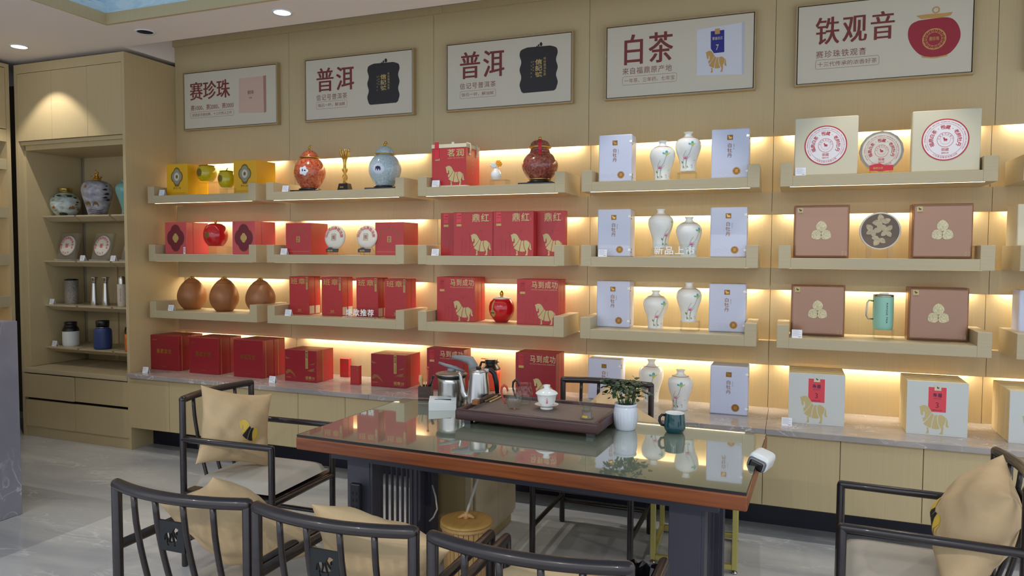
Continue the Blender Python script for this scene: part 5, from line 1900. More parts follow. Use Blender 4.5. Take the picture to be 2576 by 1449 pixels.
for s_ in (-.045, .012):
    mb2 = []
    for i in range(13):
        a = math.pi * i / 12
        mb2.append((s_ + .022 * math.cos(a), H * .26 + .036 * math.sin(a)))
    inner = [(s_ + (u - s_) * .6, H * .26 + (v - H * .26) * .65) for u, v in reversed(mb2)]
    wrap(mb, mb2 + inner, f2, .006)
obj('painted_dragon', mb, mat('dragon_ink', (120, 96, 40), 0.3), t)
x, r = rnd(322, 31, Y)
H = zpx(312, 453, Y) - SC[0]
t = thing('celadon_vase', 'celadon green vase half hidden by the cabinet side', 'vase', (x, Y, SC[0]))
obj('body', MB().lathe(smooth([(r * .48, 0), (r * .52, .006), (r * .42, H * .12), (r * .62, H * .35), (r * 1.04, H * .72), (r * .86, H * .88), (r * .42, H * .93), (r * .40, H * .97), (r * .50, H)]), 34), 'celadon', t)

for px, k, lab in ((163, 0, 'left'), (250, 1, 'middle'), (327, 2, 'right, half hidden by the cabinet side')):
    Y = 4.27
    x = at(px, 620, Y).x
    t = thing('packed_tea_cake', 'clear-packed tea cake in the tall cabinet, ' + lab, 'tea cake', (x, Y, SC[1]), group='tea cakes in clear packs')
    H = zpx(px, 583, Y) - SC[1]
    hw = .100
    L = Matrix.Translation((0, 0, .012)) @ Matrix.Rotation(math.radians(-14), 4, 'X')
    obj('foot', MB().rbox(-hw, hw, -.02, .05, 0, .012, .002, 1), 'acrylic_frost', t)
    obj('pack', MB().rbox(-hw, hw, .0, .030, 0, H - .012, .006, 2, M=L), glassy('pack_film', (232, 226, 206), 1.4, 0.08, 0.12), t)
    zc_ = H * .48
    mb = MB()
    M2 = L @ Matrix.Translation((0, -.004, zc_)) @ Matrix.Rotation(math.radians(90), 4, 'X')
    obj('cake', MB().lathe(smooth([(.001, .004), (.076, .004), (.086, -.002), (.086, -.012), (.001, -.014)], 1), 36, M=M2), 'cake_paper', t)
    mb = MB()
    arc(mb, '云南七子饼茶信记号普洱', 0, zc_, .064, -105, 105, .021, -.0095, .01, True, L)
    text(mb, '信記', -.016, .016, zc_, .037, -.0095, .02, 0, L)
    arc(mb, '普洱茶', 0, zc_, .064, 205, 155, .015, -.0095, 0, False, L)
    obj('ring_lettering', mb, 'red_label', t)
    M3 = L @ Matrix.Translation((0, -.012, zc_)) @ Matrix.Rotation(math.radians(90), 4, 'X')
    obj('window_dome', MB().lathe([(.094, -.008), (.089, 0), (.001, .002)], 36, M=M3), 'film', t)
for px, py, k, lab in ((207, 642, 1, 'white price card between the left and middle packed tea cakes'), (284, 642, 1, 'white price card between the middle and right packed tea cakes'),
                       (130, 750, 2, 'white price card left of the textured steel mug'), (137, 856, 3, 'white price card left of the white jug')):
    price_card(px, py, 4.235, lab, SC[k])

Y = 4.32
x, r = rnd(177, 18.5, Y)
H = zpx(177, 705, Y) - SC[2]
t = thing('hammered_mug', 'textured grey mug with a dark lid and side handle', 'mug', (x, Y, SC[2]))
obj('body', MB().lathe([(r * .96, 0), (r, .004), (r, H)], 32), mat('hammered', (160, 154, 144), 0.35, 0.5, var=0.3, scale=(140, 140, 140), bump=0.8), t)
obj('lid', MB().lathe([(r * 1.0, H), (r * 1.02, H + .006), (r * .6, H + .012), (r * .2, H + .012)], 28), 'steel_dark', t)
obj('handle', MB().tube([(-r, -.005, H * .80), (-r - .016, -.008, H * .80), (-r - .018, -.008, H * .34), (-r, -.005, H * .30)], .004, 8), 'steel', t)
for px, lab in ((234, 'left steel carafe with a flared spout'), (263, 'right steel carafe with a flared spout')):
    x, r = rnd(px, 11.0, 4.30)
    H = zpx(px, 697, 4.30) - SC[2]
    t = thing('steel_carafe', lab, 'carafe', (x, 4.30, SC[2]), group='steel carafes')
    obj('body', MB().lathe(smooth([(r * .96, 0), (r * .98, .004), (r * .62, H * .70), (r * .60, H * .80)], 1), 28), 'steel', t)
    obj('spout', MB().lathe(smooth([(r * .62, H * .80), (r * .66, H * .88), (r * 1.0, H * 1.0), (r * .9, H * 1.0), (r * .5, H * .9)], 1), 28), 'steel', t)
x, r = rnd(304, 12.3, 4.28)
H = zpx(304, 695, 4.28) - SC[2]
t = thing('beige_flask', 'beige flask with a mirror-bright cap', 'flask', (x, 4.28, SC[2]))
obj('body', MB().lathe(smooth([(r * .9, 0), (r, .012), (r, H * .72), (r * .98, H * .74)], 1), 28), 'beige_enamel', t)
obj('cap', MB().lathe(smooth([(r * .88, H * .74), (r * .84, H * .92), (r * .6, H), (r * .1, H)], 2), 28), 'steel', t)
mb = MB()
fn = on_lathe([(r, 0), (r, H)], (0, 0, 0), math.radians(-60))
gl = MB()
text(gl, 'RANGE TEA', 0, H * .44, 0, .006)
mb.add([fn(p[2], H * .60 - p[0]) for p in gl.v], gl.f)
obj('lettering', mb, 'dark_print', t)

x, r = rnd(172.5, 22.5, 4.30)
H = zpx(172.5, 809, 4.30) - SC[3]
t = thing('white_jug', 'white enamel jug with a black collar, lid and handle', 'thermos', (x, 4.30, SC[3]))
obj('body', MB().lathe(smooth([(r * .88, 0), (r, .012), (r, H * .62)], 2), 32), 'enamel_white', t)
obj('collar', MB().lathe(smooth([(r * 1.01, H * .62), (r * .98, H * .72), (r * .72, H * .82), (r * .70, H * .86)]), 32), 'black_plastic', t)
obj('lid', MB().lathe([(r * .72, H * .86), (r * .74, H * .98), (r * .66, H), (r * .1, H)], 28), 'black_plastic', t)
obj('handle', MB().tube([(-r * .7, 0, H * .86), (-r * 1.15, 0, H * .80), (-r * 1.25, 0, H * .60), (-r * 1.0, 0, H * .42)], r * .12, 8), 'black_plastic', t)
x, r = rnd(253, 24.5, 4.26)
H = zpx(253, 806, 4.26) - SC[3]
t = thing('blue_jug', 'dark blue enamel jar jug with a black screw lid', 'thermos', (x, 4.26, SC[3]))
obj('body', MB().lathe(smooth([(r * .86, 0), (r, .014), (r, H * .60), (r * .92, H * .70), (r * .66, H * .75)], 2), 32), 'blue_enamel', t)
obj('steel_ring', MB().lathe([(r * .68, H * .75), (r * .70, H * .77), (r * .66, H * .78)], 28), 'steel', t)
obj('lid', MB().lathe([(r * .72, H * .78), (r * .74, H * .98), (r * .68, H), (r * .1, H)], 28), 'black_plastic', t)
obj('handle', MB().tube([(-r * .7, .02, H * .82), (-r * .9, .03, H * .88), (-r * .95, .03, H * .70)], r * .08, 8), 'black_plastic', t)
thermos_jug('orange thermos with a black top half hidden by the cabinet side', 325, 17, 816, SC[3], 4.24, 'orange')

# the side unit's teapots
for z, m, lab, dy in ((1.468, 'gold_dim', 'bronze teapot on the side shelf at the left picture edge', 3.80), (1.135, mat('teapot_clay', (110, 62, 44), 0.4), 'dark clay teapot on the side shelf at the left picture edge', 3.80)):
    t = thing('teapot', lab, 'teapot', (-5.93, dy, z))
    obj('body', MB().lathe(smooth([(.03, 0), (.045, .005), (.06, .035), (.05, .065), (.02, .078), (.006, .082), (.010, .094), (.001, .098)]), 24), m, t)
    obj('handle', MB().tube([(0, .052, .055), (.01, .085, .06), (.01, .085, .025), (0, .052, .02)], .005, 8), m, t)
    obj('spout', MB().tube([(0, -.05, .025), (0, -.08, .045), (0, -.09, .065)], [.012, .008, .006], 8), m, t)
# ------------------------------------------------------------------ the tea table
ZTAB = 0.76
TX0, TX1, TY0, TY1 = -1.868, -0.095, 2.394, 3.215
t = thing('tea_table', 'long wooden tea table with a glass top and dark slatted pedestals', 'table', ((TX0 + TX1) / 2, (TY0 + TY1) / 2, 0), rz=math.radians(-2.4))
cx, cy = (TX1 - TX0) / 2, (TY1 - TY0) / 2
obj('tabletop', MB().rbox(-cx, cx, -cy, cy, 0.690, 0.742, 0.006, 3), 'table_wood', t)
obj('glass_top', MB().rbox(-cx + .004, cx - .004, -cy + .004, cy - .004, 0.7425, 0.7508, 0.0015, 2), mat('glass_base', (134, 142, 124), 0.015, spec=1.0, coat=1.0, ior=2.3), t)
ge = MB()
for a, b, c, d in ((-cx + .0032, cx - .0032, -cy + .0032, -cy + .0044), (-cx + .0032, cx - .0032, cy - .0044, cy - .0032), (-cx + .0032, -cx + .0044, -cy + .0044, cy - .0044), (cx - .0044, cx - .0032, -cy + .0044, cy - .0044)):
    ge.box(a, b, c, d, 0.7422, 0.7512)
obj('glass_edge', ge, mat('glass_edge', (22, 26, 30), 0.3), t)
ap = MB().box(-cx + .10, cx - .10, -cy + .10, -cy + .125, 0.640, 0.690).box(-cx + .10, cx - .10, cy - .125, cy - .10, 0.640, 0.690)
obj('apron', ap, 'table_dark', t)
for s in (-1, 1):
    x0 = -cx + .16 if s < 0 else cx - .27
    x1 = x0 + .11
    obj('end_rail', MB().rbox(x0 - .10, x1 + .10, -cy + .10, cy - .10, 0.665, 0.690, .002, 1), 'table_dark', t)
    for k in (0, 1):
        ya = -cy + .13 if k == 0 else cy - .20
        obj('leg', MB().rbox(x0, x1, ya, ya + .07, 0.0, 0.668, .002, 1).box(x1 + .0005, x1 + .012, ya + .004, ya + .066, 0.02, 0.66), 'table_dark', t)
    ya, yb = -cy + .20, cy - .20
    L = yb - ya
    outer = [(0, 0.06), (L, 0.06), (L, 0.665), (0, 0.665)]
    hole = rrect(L * .10, L * .90, 0.11, 0.625, L * .395, 10)
    mb = holed(outer, [hole], .018)
    xm = x1 - .02
    M_ = Matrix.Translation((xm, ya, 0)) @ Matrix.Rotation(math.radians(90), 4, 'Z')
    mb.v = [tuple(M_ @ Vector(p)) for p in mb.v]
    obj('arched_panel', mb, 'table_dark', t)
    n = 8
    for i in range(n):
        u = L * (.10 + .80 * (i + .5) / n)
        h = abs(u - L / 2) / (L * .40)
        dz = L * .40 * (1 - math.sqrt(max(0, 1 - h * h)))
        y = ya + u
        obj('slat', MB().box(xm - .012, xm - .006, y - .0075, y + .0075, 0.108 + dz, 0.627 - dz), 'table_dark', t)
    obj('floor_rail', MB().rbox(x0 - .02, x1 + .02, -cy + .11, cy - .18, 0.0, 0.06, .003, 1), 'table_dark', t)
# socket block on the left front leg
q = at(897, 1260, 2.52)
t = thing('socket_block', 'black power socket block fixed to the left front table leg', 'power socket', (q.x, 2.507, q.z - .075))
obj('body', MB().rbox(-.024, .024, 0, .022, 0, .15, .006, 2), 'black_plastic', t)
mb = MB()
for z in (.045, .075, .105):
    mb.box(-.012, -.006, -.0006, .001, z, z + .012).box(.006, .012, -.0006, .001, z, z + .012)
obj('socket_slots', mb, 'black_gap', t)


def tab(px, py, z=None):
    return az(px, py, 0.751 if z is None else z)


# tea tray
ZTR = 0.797
t = thing('tea_tray', 'large dark red-brown wooden tea tray on the glass table', 'tea tray', (-1.022, 3.018, 0.751), rz=math.radians(-3.0))
hx, hy = .325, .20
obj('deck', MB().rbox(-hx + .022, hx - .022, -hy + .022, hy - .022, .028, .056, .002, 1), 'tray_deck', t)
for a, b, c, d in ((-hx, hx, -hy, -hy + .026), (-hx, hx, hy - .026, hy), (-hx, -hx + .026, -hy + .02, hy - .02), (hx - .026, hx, -hy + .02, hy - .02)):
    obj('rim', MB().rbox(a, b, c, d, .022, .069, .010, 3, smooth=True), 'tray_wood', t)
for a in (-1, 1):
    for b in (-1, 1):
        obj('foot', MB().box(a * .28 - .015, a * .28 + .015, b * .15 - .015, b * .15 + .015, 0, .028), 'black_wood', t)
ZD = 0.751 + .0565


def td(px, py):
    return az(px, py, ZD)


# gaiwan
p = td(1375, 1028)
t = thing('gaiwan', 'white porcelain covered tea bowl on its saucer on the tea tray', 'tea bowl', (p.x, p.y, ZD))
obj('saucer', MB().lathe(smooth([(.028, 0), (.030, .003), (.026, .010), (.052, .020), (.054, .022), (.030, .016), (.001, .014)], 2), 36), 'porcelain', t)
obj('bowl', MB().shell(smooth([(.022, .014), (.026, .018), (.040, .034), (.042, .056), (.049, .070)], 2), .002, 36), 'porcelain', t)
obj('lid', MB().lathe(smooth([(.050, .068), (.050, .071), (.040, .080), (.016, .090), (.012, .094), (.017, .106), (.015, .107), (.001, .103)], 2), 36), 'porcelain', t)
tx = MB()
column(tx, '八马茶', 0, .056, .030, .009, 0, .02)
f2 = on_lathe([(.0400, .030), (.0425, .058)], (0, 0, 0), math.radians(-70), .0016)
obj('lettering', MB().add([f2(q[0], q[2]) for q in tx.v], tx.f), 'red_ink', t)


def pitcher(label, px, py, hw, ytop, m_handle, handle=True):
    p = td(px, py)
    x, r = rnd(px, hw, p.y)
    H = zpx(px, ytop, p.y) - ZD
    t = thing('glass_pitcher', label, 'glass pitcher', (p.x, p.y, ZD))
    pf = smooth([(r * .55, 0), (r * .62, .003), (r * .98, H * .35), (r * .98, H * .6), (r * .72, H * .88), (r * .78, H)], 2)
    obj('body', MB().shell(pf, .0022, 32), 'clear_glass', t)
    d = Vector((.92, -.25, 0))
    obj('spout', MB().add([tuple(Vector((d.x * a - d.y * b, d.y * a + d.x * b, z))) for a, b, z in ((r * .70, -.012, H * .86), (r * .70, .012, H * .86), (r * 1.02, 0, H * 1.03), (r * .74, -.012, H), (r * .74, .012, H))], [(0, 2, 1), (0, 3, 2), (1, 2, 4)]), 'clear_glass', t)
    if handle:
        d = Vector((-1, -.1, 0)).normalized()
        pts = [d * r * .74 + Vector((0, 0, H * .84)), d * r * .84 + Vector((0, 0, H * 1.03)), d * r * 1.15 + Vector((0, 0, H * 1.14)), d * r * 1.46 + Vector((0, 0, H * 1.02)), d * r * 1.52 + Vector((0, 0, H * .8)), d * r * 1.30 + Vector((0, 0, H * .45)), d * r * 1.0 + Vector((0, 0, H * .22))]
        q = []
        for a, b in zip(pts[:-1], pts[1:]):
            q += [a, (a + b) / 2]
        q.append(pts[-1])
        obj('handle', MB().tube(q, [.004, .0045, .005, .0055, .0055, .0055, .0055, .005, .005, .0045, .004, .0035, .003], 10), m_handle, t)
    return t


pitcher('glass pitcher with a red bamboo-style handle on the tea tray', 1292.5, 1029, 22, 977, 'handle_red')
pitcher('glass pitcher with a black handle on the tea tray, nearer the wall', 1320, 1017, 21, 964, 'black_wood')

# strainer on its glass cup
p = td(1476, 1053)
t = thing('glass_strainer', 'clear glass tea strainer resting on a small glass cup', 'tea strainer', (p.x, p.y, ZD))
obj('cup', MB().shell([(.026, 0), (.029, .003), (.022, .010), (.022, .040), (.024, .046)], .002, 28), 'clear_glass', t)
obj('funnel', MB().shell([(.014, .030), (.018, .046), (.040, .074), (.042, .076)], .002, 28), 'clear_glass', t)
obj('gold_label', MB().add([on_lathe([(.022, 0), (.022, .05)], (0, 0, 0), math.radians(-100), .001)(s, z) for s in (-.012, -.004, .004, .012) for z in (.008, .016)], [(0, 2, 3, 1), (2, 4, 5, 3), (4, 6, 7, 5)]), mat('label_yellow', (226, 196, 60), 0.5), t)

# tongs and brush
for a, b, lab in (((1222, 1011), (1259, 995), 'pale wooden tea stick on the tray, upper one'), ((1233, 1013), (1262, 999), 'pale wooden tea stick on the tray, lower one')):
    p, q = td(*a), td(*b)
    t = thing('tea_stick', lab, 'tea stick', (p.x, p.y, ZD), group='wooden tea sticks')
    obj('stick', MB().rod((0, 0, .0045), (q.x - p.x, q.y - p.y, .0045), .0045, 8), 'wood_pale', t)
p = az(1197, 1010, .830)
t = thing('tea_brush', 'tea brush with a dark handle lying on the tray rim', 'brush', (p.x + .01, p.y - .02, .8205))
d = Vector((.01, 1, 0)).normalized()
M_ = Matrix.Rotation(math.radians(-1), 4, 'Z')
obj('handle', MB().tube([(0, .045, .012), (0, .07, .009), (0, .12, .010), (0, .20, .008)], [.008, .007, .010, .007], 10), 'wood_dark', t)
obj('ferrule', MB().rbox(-.013, .013, .012, .048, .002, .022, .004, 2), 'black_wood', t)
obj('bristles', MB().rbox(-.014, .014, -.018, .012, .001, .024, .003, 1), 'gold_dim', t)

# kettle
p = tab(1203, 1008)
p.x, p.y = at(1204, 980, 3.145).x, 3.145
t = thing('kettle', 'brushed steel kettle with a goose-neck spout and black handle', 'kettle', (p.x, p.y, .751))
x, r = rnd(1204.5, 32, p.y)
H = zpx(1204, 934, p.y) - .751
obj('body', MB().lathe(smooth([(r * .92, 0), (r, .006), (r * .99, H * .12), (r * .92, H * .45), (r * .74, H * .97), (r * .70, H)], 2), 40), 'steel', t)
obj('lid', MB().lathe(smooth([(r * .72, H), (r * .70, H + .008), (r * .30, H + .012), (r * .28, H + .012)], 1), 36), 'steel', t)
obj('lid_knob', MB().lathe([(.010, H + .011), (.014, H + .016), (.012, H + .022), (.001, H + .023)], 20), 'black_plastic', t)
d = Vector((-.96, -.28, 0)).normalized()
obj('spout', MB().tube([d * (r * .75) + Vector((0, 0, H * .34)), d * (r * 1.05) + Vector((0, 0, H * .36)), d * (r * 1.25) + Vector((0, 0, H * .48)), d * (r * 1.36) + Vector((0, 0, H * .70)), d * (r * 1.50) + Vector((0, 0, H * .92)), d * (r * 1.62) + Vector((0, 0, H * .98))], [.020, .018, .014, .010, .008, .007], 14), 'steel', t)
obj('handle', MB().tube([-d * (r * .60) + Vector((0, 0, H * 1.03)), -d * (r * .95) + Vector((0, 0, H * 1.04)), -d * (r * 1.25) + Vector((0, 0, H * .95)), -d * (r * 1.42) + Vector((0, 0, H * .74)), -d * (r * 1.50) + Vector((0, 0, H * .44))], [.010, .011, .012, .012, .010], 14), 'black_plastic', t)
obj('hinge', MB().rbox(-.012, .012, -.010, .010, H * .98, H * 1.08, .003, 2, M=Matrix.Translation(-d * (r * .68))), 'steel', t)
# steel pot
p = tab(1136, 1001)
p.x, p.y = at(1136, 980, 3.213).x, 3.213
t = thing('steel_pot', 'steel pot with a glass lid and grey lid handle', 'pot', (p.x, p.y, .751))
x, r = rnd(1136, 35, p.y)
H = zpx(1136, 943, p.y) - .751
obj('body', MB().lathe(smooth([(r * .93, 0), (r, .006), (r, H)], 1), 40), 'steel', t)
obj('rim_band', MB().lathe([(r * 1.10, H - .010), (r * 1.14, H - .004), (r * 1.14, H + .004), (r * .9, H + .004)], 40), 'black_plastic', t)
obj('lid', MB().lathe(smooth([(r * 1.15, H + .004), (r * 1.12, H + .010), (r * .7, H + .016), (.001, H + .018)], 1), 40), 'clear_glass', t)
obj('steel_rim', MB().lathe([(r * 1.14, H + .003), (r * 1.17, H + .007), (r * 1.12, H + .010), (r * 1.10, H + .007)], 40), 'steel', t)
obj('lid_handle', MB().lathe([(.022, H + .017), (.020, H + .032)], 20).tube([(-.065, -.01, H + .058), (-.03, -.008, H + .048), (.02, 0, H + .036), (.07, .004, H + .020)], [.006, .008, .010, .006], 10), 'grey_plastic', t)
# water arm of the electric stove
y_ = 3.226
xa = at(1190, 960, y_).x
t = thing('water_arm', 'grey swan-neck water tap arm behind the kettle', 'tap', (xa, y_, .751))
zt = zpx(1192, 912, y_) - .751
xl = at(1137, 905, y_).x - xa
obj('column', MB().lathe(smooth([(.020, 0), (.020, .01), (.018, .014), (.019, zt - .03)], 1), 24), 'grey_plastic', t)
obj('arm', MB().tube([(.0, 0, zt - .05), (.0, 0, zt - .015), (-.014, 0, zt + .010), (-.06, 0, zt + .018), (xl * .8, 0, zt + .020), (xl, 0, zt + .022)], [.023, .025, .022, .015, .011, .007], 14), 'grey_plastic', t)
obj('base_plate', MB().rbox(-.024, .024, -.022, .022, 0, .006, .003, 1), 'black_plastic', t)
# tool holder
p = tab(1064, 1008)
t = thing('tool_holder', 'dark square wooden holder with tea tools', 'tool holder', (p.x, p.y + .03, .751), rz=math.radians(14))
obj('holder', MB().box(-.032, .032, -.032, -.027, 0, .072).box(-.032, .032, .027, .032, 0, .072).box(-.032, -.027, -.027, .027, 0, .072).box(.027, .032, -.027, .027, 0, .072).box(-.027, .027, -.027, .027, 0, .006), 'wood_dark', t)
obj('pale_line', MB().box(-.0325, .0325, -.0325, .0325, .012, .014), 'wood_pale', t)
obj('scoop', MB().tube([(-.014, 0, .01), (-.020, 0, .07), (-.026, 0, .10), (-.028, 0, .125)], [.004, .006, .012, .007], 10), 'wood_pale', t)
obj('needle', MB().tube([(.006, .005, .01), (.010, .006, .16)], [.003, .004], 8).ball((.010, .006, .162), .007, 10), 'handle_red', t)
obj('loop', MB().tube([(-.004 + .010 * math.cos(i * .524), .008, .118 + .020 * math.sin(i * .524)) for i in range(13)], .0015, 6).tube([(-.004, .008, .01), (-.004, .008, .098)], .0018, 6), 'gold', t)
obj('tongs', MB().tube([(.018, 0, .01), (.024, 0, .08), (.040, -.004, .125)], [.004, .006, .007], 8), 'black_wood', t)
# tissue box
p = tab(1126, 1009)
t = thing('tissue_box', 'white wedge-shaped tissue box beside the tool holder', 'tissue box', (at(1119, 1000, 3.108).x, 3.108, .751), rz=math.radians(24))
vs = [(x, y, z) for x, y, z in ((-.075, -.042, 0), (.055, -.042, 0), (.055, .05, 0), (-.075, .05, 0), (-.075, -.042, .072), (.030, -.042, .058), (.030, .05, .074), (-.075, .05, .074))]
vs[5], vs[6] = (.055, -.042, .032), (.055, .05, .050)
vs[4], vs[7] = (-.075, -.042, .040), (-.075, .05, .053)
obj('shell', MB().add(vs, [(3, 2, 1, 0), (4, 5, 6, 7), (0, 1, 5, 4), (1, 2, 6, 5), (2, 3, 7, 6), (3, 0, 4, 7)]), 'scanner_white', t)
obj('slot', MB().box(-.05, .03, 0, .006, .038, .0462), 'black_gap', t)
# plant
p = tab(1572, 1080)
x, r = rnd(1572, 31.5, p.y)
H = zpx(1572, 1015, p.y) - .751
t = thing('potted_plant', 'small green leafy plant in a white fluted pot', 'plant', (p.x, p.y + .01, .751))
rib = lambda a, z: .022 * abs(math.sin(a * 12)) if .012 < z < H * .84 else 0
obj('pot', MB().lathe(smooth([(r * .78, 0), (r * .84, .004), (r * .97, H * .30), (r * 1.0, H * .55), (r * .92, H * .84), (r * .88, H * .88), (r * .94, H * .92), (r * .94, H), (r * .84, H), (r * .82, H * .9), (.001, H * .9)], 1), 96, rib=rib), 'porcelain_blue', t)
obj('soil', MB().lathe([(r * .83, H * .91), (r * .5, H * .95), (.001, H * .955)], 24), 'soil', t)
random.seed(3)
leaf_me = None
stems = []
for i in range(16):
    a, q = random.uniform(0, 6.283), random.uniform(.1, .62) * r
    e = Vector((math.cos(a) * (q + .035), math.sin(a) * (q + .030), H + random.uniform(.045, .085)))
    stems.append((Vector((math.cos(a) * q, math.sin(a) * q, H * .93)), e))
    obj('stem', MB().tube([stems[-1][0], stems[-1][0] * .5 + e * .5 + Vector((0, 0, .008)), e], [.0018, .0016, .0012], 6), 'leaf_light', t)
for i in range(190):
    b_, e = random.choice(stems)
    a = random.uniform(0, 6.283)
    if leaf_me is None:
        mb = MB().add([(0, 0, 0), (.010, .007, .002), (-.010, .007, .002), (.013, .016, .003), (-.013, .016, .003), (.008, .025, .001), (-.008, .025, .001), (0, .030, -.002), (0, .008, -.001), (0, .016, -.001), (0, .025, -.001)], [(0, 1, 8), (0, 8, 2), (1, 3, 9, 8), (8, 9, 4, 2), (3, 5, 10, 9), (9, 10, 6, 4), (5, 7, 10), (10, 7, 6)], True)
        o = obj('leaf', mb, 'leaf_green', t)
        leaf_me = o.data
    else:
        o = bpy.data.objects.new('leaf', leaf_me)
        COL.objects.link(o)
        o.parent = t
    q = e + Vector((random.gauss(0, .024), random.gauss(0, .022), random.uniform(-.024, .026)))
    o.location = q
    out = math.atan2(q.y, q.x) - math.pi / 2 + random.gauss(0, .8)
    o.rotation_euler = (random.uniform(-.7, .35), random.uniform(-.5, .5), out)
    k = random.uniform(.6, .95)
    o.scale = (k, k, k)
# mug
p = tab(1696, 1088)
x, r = rnd(1696, 28.5, p.y)
H = zpx(1696, 1039, p.y) - .751
t = thing('green_mug', 'dark teal glazed mug with a white inside', 'mug', (p.x, p.y + .01, .751))
obj('body', MB().lathe(smooth([(r * .70, 0), (r * .78, .002), (r * 1.0, H * .22), (r * .98, H * .50), (r * .88, H * .985)], 2) , 40, caps=False), 'mug_green', t)
obj('inside', MB().lathe(smooth([(r * .885, H * .985), (r * .87, H), (r * .83, H * .99), (r * .86, H * .4), (r * .6, H * .12), (.001, H * .1)], 2), 40, caps=False), 'porcelain', t)
d = Vector((-.97, -.15, 0)).normalized()
obj('handle', MB().tube([d * (r * .88) + Vector((0, 0, H * .84)), d * (r * 1.15) + Vector((0, 0, H * .86)), d * (r * 1.36) + Vector((0, 0, H * .74)), d * (r * 1.38) + Vector((0, 0, H * .52)), d * (r * 1.2) + Vector((0, 0, H * .34)), d * (r * .95) + Vector((0, 0, H * .32))], .0055, 12), 'black_plastic', t)
# scanner
p = az(1922, 1160, .770)
t = thing('scanner', 'white hand scanner with grey trim resting on the right table edge', 'scanner', (-.098, 2.74, .728), rz=math.radians(-14))
obj('head', MB().rbox(-.034, .038, -.052, .060, .002, .062, .018, 4, smooth=True, M=Matrix.Rotation(math.radians(18), 4, 'Y')), 'scanner_white', t)
obj('front_trim', MB().rbox(-.030, .034, -.060, -.046, .008, .050, .012, 3, smooth=True, M=Matrix.Rotation(math.radians(18), 4, 'Y')), 'grey_plastic', t)
obj('window', MB().rbox(-.022, .026, -.063, -.058, .012, .042, .006, 2, M=Matrix.Rotation(math.radians(18), 4, 'Y')), 'black_plastic', t)
obj('rear_trim', MB().rbox(-.031, .035, .045, .062, .008, .058, .012, 3, smooth=True, M=Matrix.Rotation(math.radians(18), 4, 'Y')), 'grey_plastic', t)

# ------------------------------------------------------------------ under the table
p = az(1173, 1304, .32)
t = thing('bamboo_bin', 'round bamboo waste bin with a wooden lid under the table', 'waste bin', (p.x, p.y, 0))
n = 30
for i in range(n):
    a, b = 2 * math.pi * (i + .06) / n, 2 * math.pi * (i + .94) / n
    vs = []
    for z, r_ in ((.004, .094), (.288, .108)):
        for an, rr in ((a, r_), (b, r_), (b, r_ - .008), (a, r_ - .008)):
            vs.append((rr * math.cos(an), rr * math.sin(an), z))
    obj('stave', MB().add(vs, [(0, 1, 5, 4), (1, 2, 6, 5), (2, 3, 7, 6), (3, 0, 4, 7), (4, 5, 6, 7), (3, 2, 1, 0)]), 'bamboo', t)
obj('liner', MB().lathe([(.084, .002), (.098, .288)], 30), 'wood_dark', t)
obj('rim_hoop', MB().lathe([(.110, .284), (.116, .288), (.116, .300), (.104, .302)], 40), 'bamboo', t)
obj('lid', MB().lathe(smooth([(.001, .302), (.112, .302), (.117, .306), (.115, .314), (.106, .318), (.001, .319)], 1), 44), 'bamboo_lid', t)
obj('lid_grip', MB().tube([(-.034, -.012, .322), (-.012, -.004, .334), (.012, .004, .334), (.034, .012, .322)], [.006, .009, .009, .006], 10).lathe([(.014, .320), (.010, .350)], 14), 'wood_pale', t)
e = at(1237, 1186, 2.95)
t2 = thing('drain_hose', 'pale drain hose running from the table into the bamboo bin', 'hose', (p.x, p.y, .345))
dx, dy, dz = e.x - p.x, e.y - p.y, .69 - .345
obj('hose', MB().tube([(.002, .0, 0), (.012, .006, .035), (dx * .40, dy * .35, dz * .38), (dx * .75, dy * .7, dz * .66), (dx * .97, dy * .97, dz * .92), (dx, dy, dz)], .0065, 12), 'hose', t2)
t = thing('side_cabinet', 'small light wood tea cabinet behind the bamboo bin under the table', 'cabinet', (-1.66, 3.46, 0))
obj('body', MB().rbox(-.075, .235, -.28, .28, .05, .60, .002, 1), 'laminate', t)
obj('front_panel', MB().rbox(-.075, .22, -.300, -.282, .05, .60, .001, 1), 'wood_dark' if False else 'laminate_edge', t)
obj('front_stile', MB().rbox(.205, .240, -.304, -.284, .05, .60, .004, 2), 'tray_laminate', t)
for a, b in ((-.27, .02), (.024, .275)):
    obj('side_door', MB().rbox(.236, .250, a, b, .075, .585, .0015, 1), 'tray_laminate', t)
obj('plinth', MB().box(-.07, .225, -.27, .27, 0, .05), 'laminate_edge', t)
t = thing('white_cable', 'white cable looping beside the left table pedestal', 'cable', (-1.33, 2.93, .03))
q0 = at(1090, 1225, 2.93)
obj('cable', MB().tube([(q0.x + 1.33 - .015, .02, q0.z - .03), (q0.x + 1.33 + .012, 0, q0.z - .075), (q0.x + 1.33 + .020, 0, q0.z - .13), (q0.x + 1.33 - .004, .01, q0.z - .175), (q0.x + 1.33 - .03, .02, q0.z - .2)], .004, 8), 'hose', t)

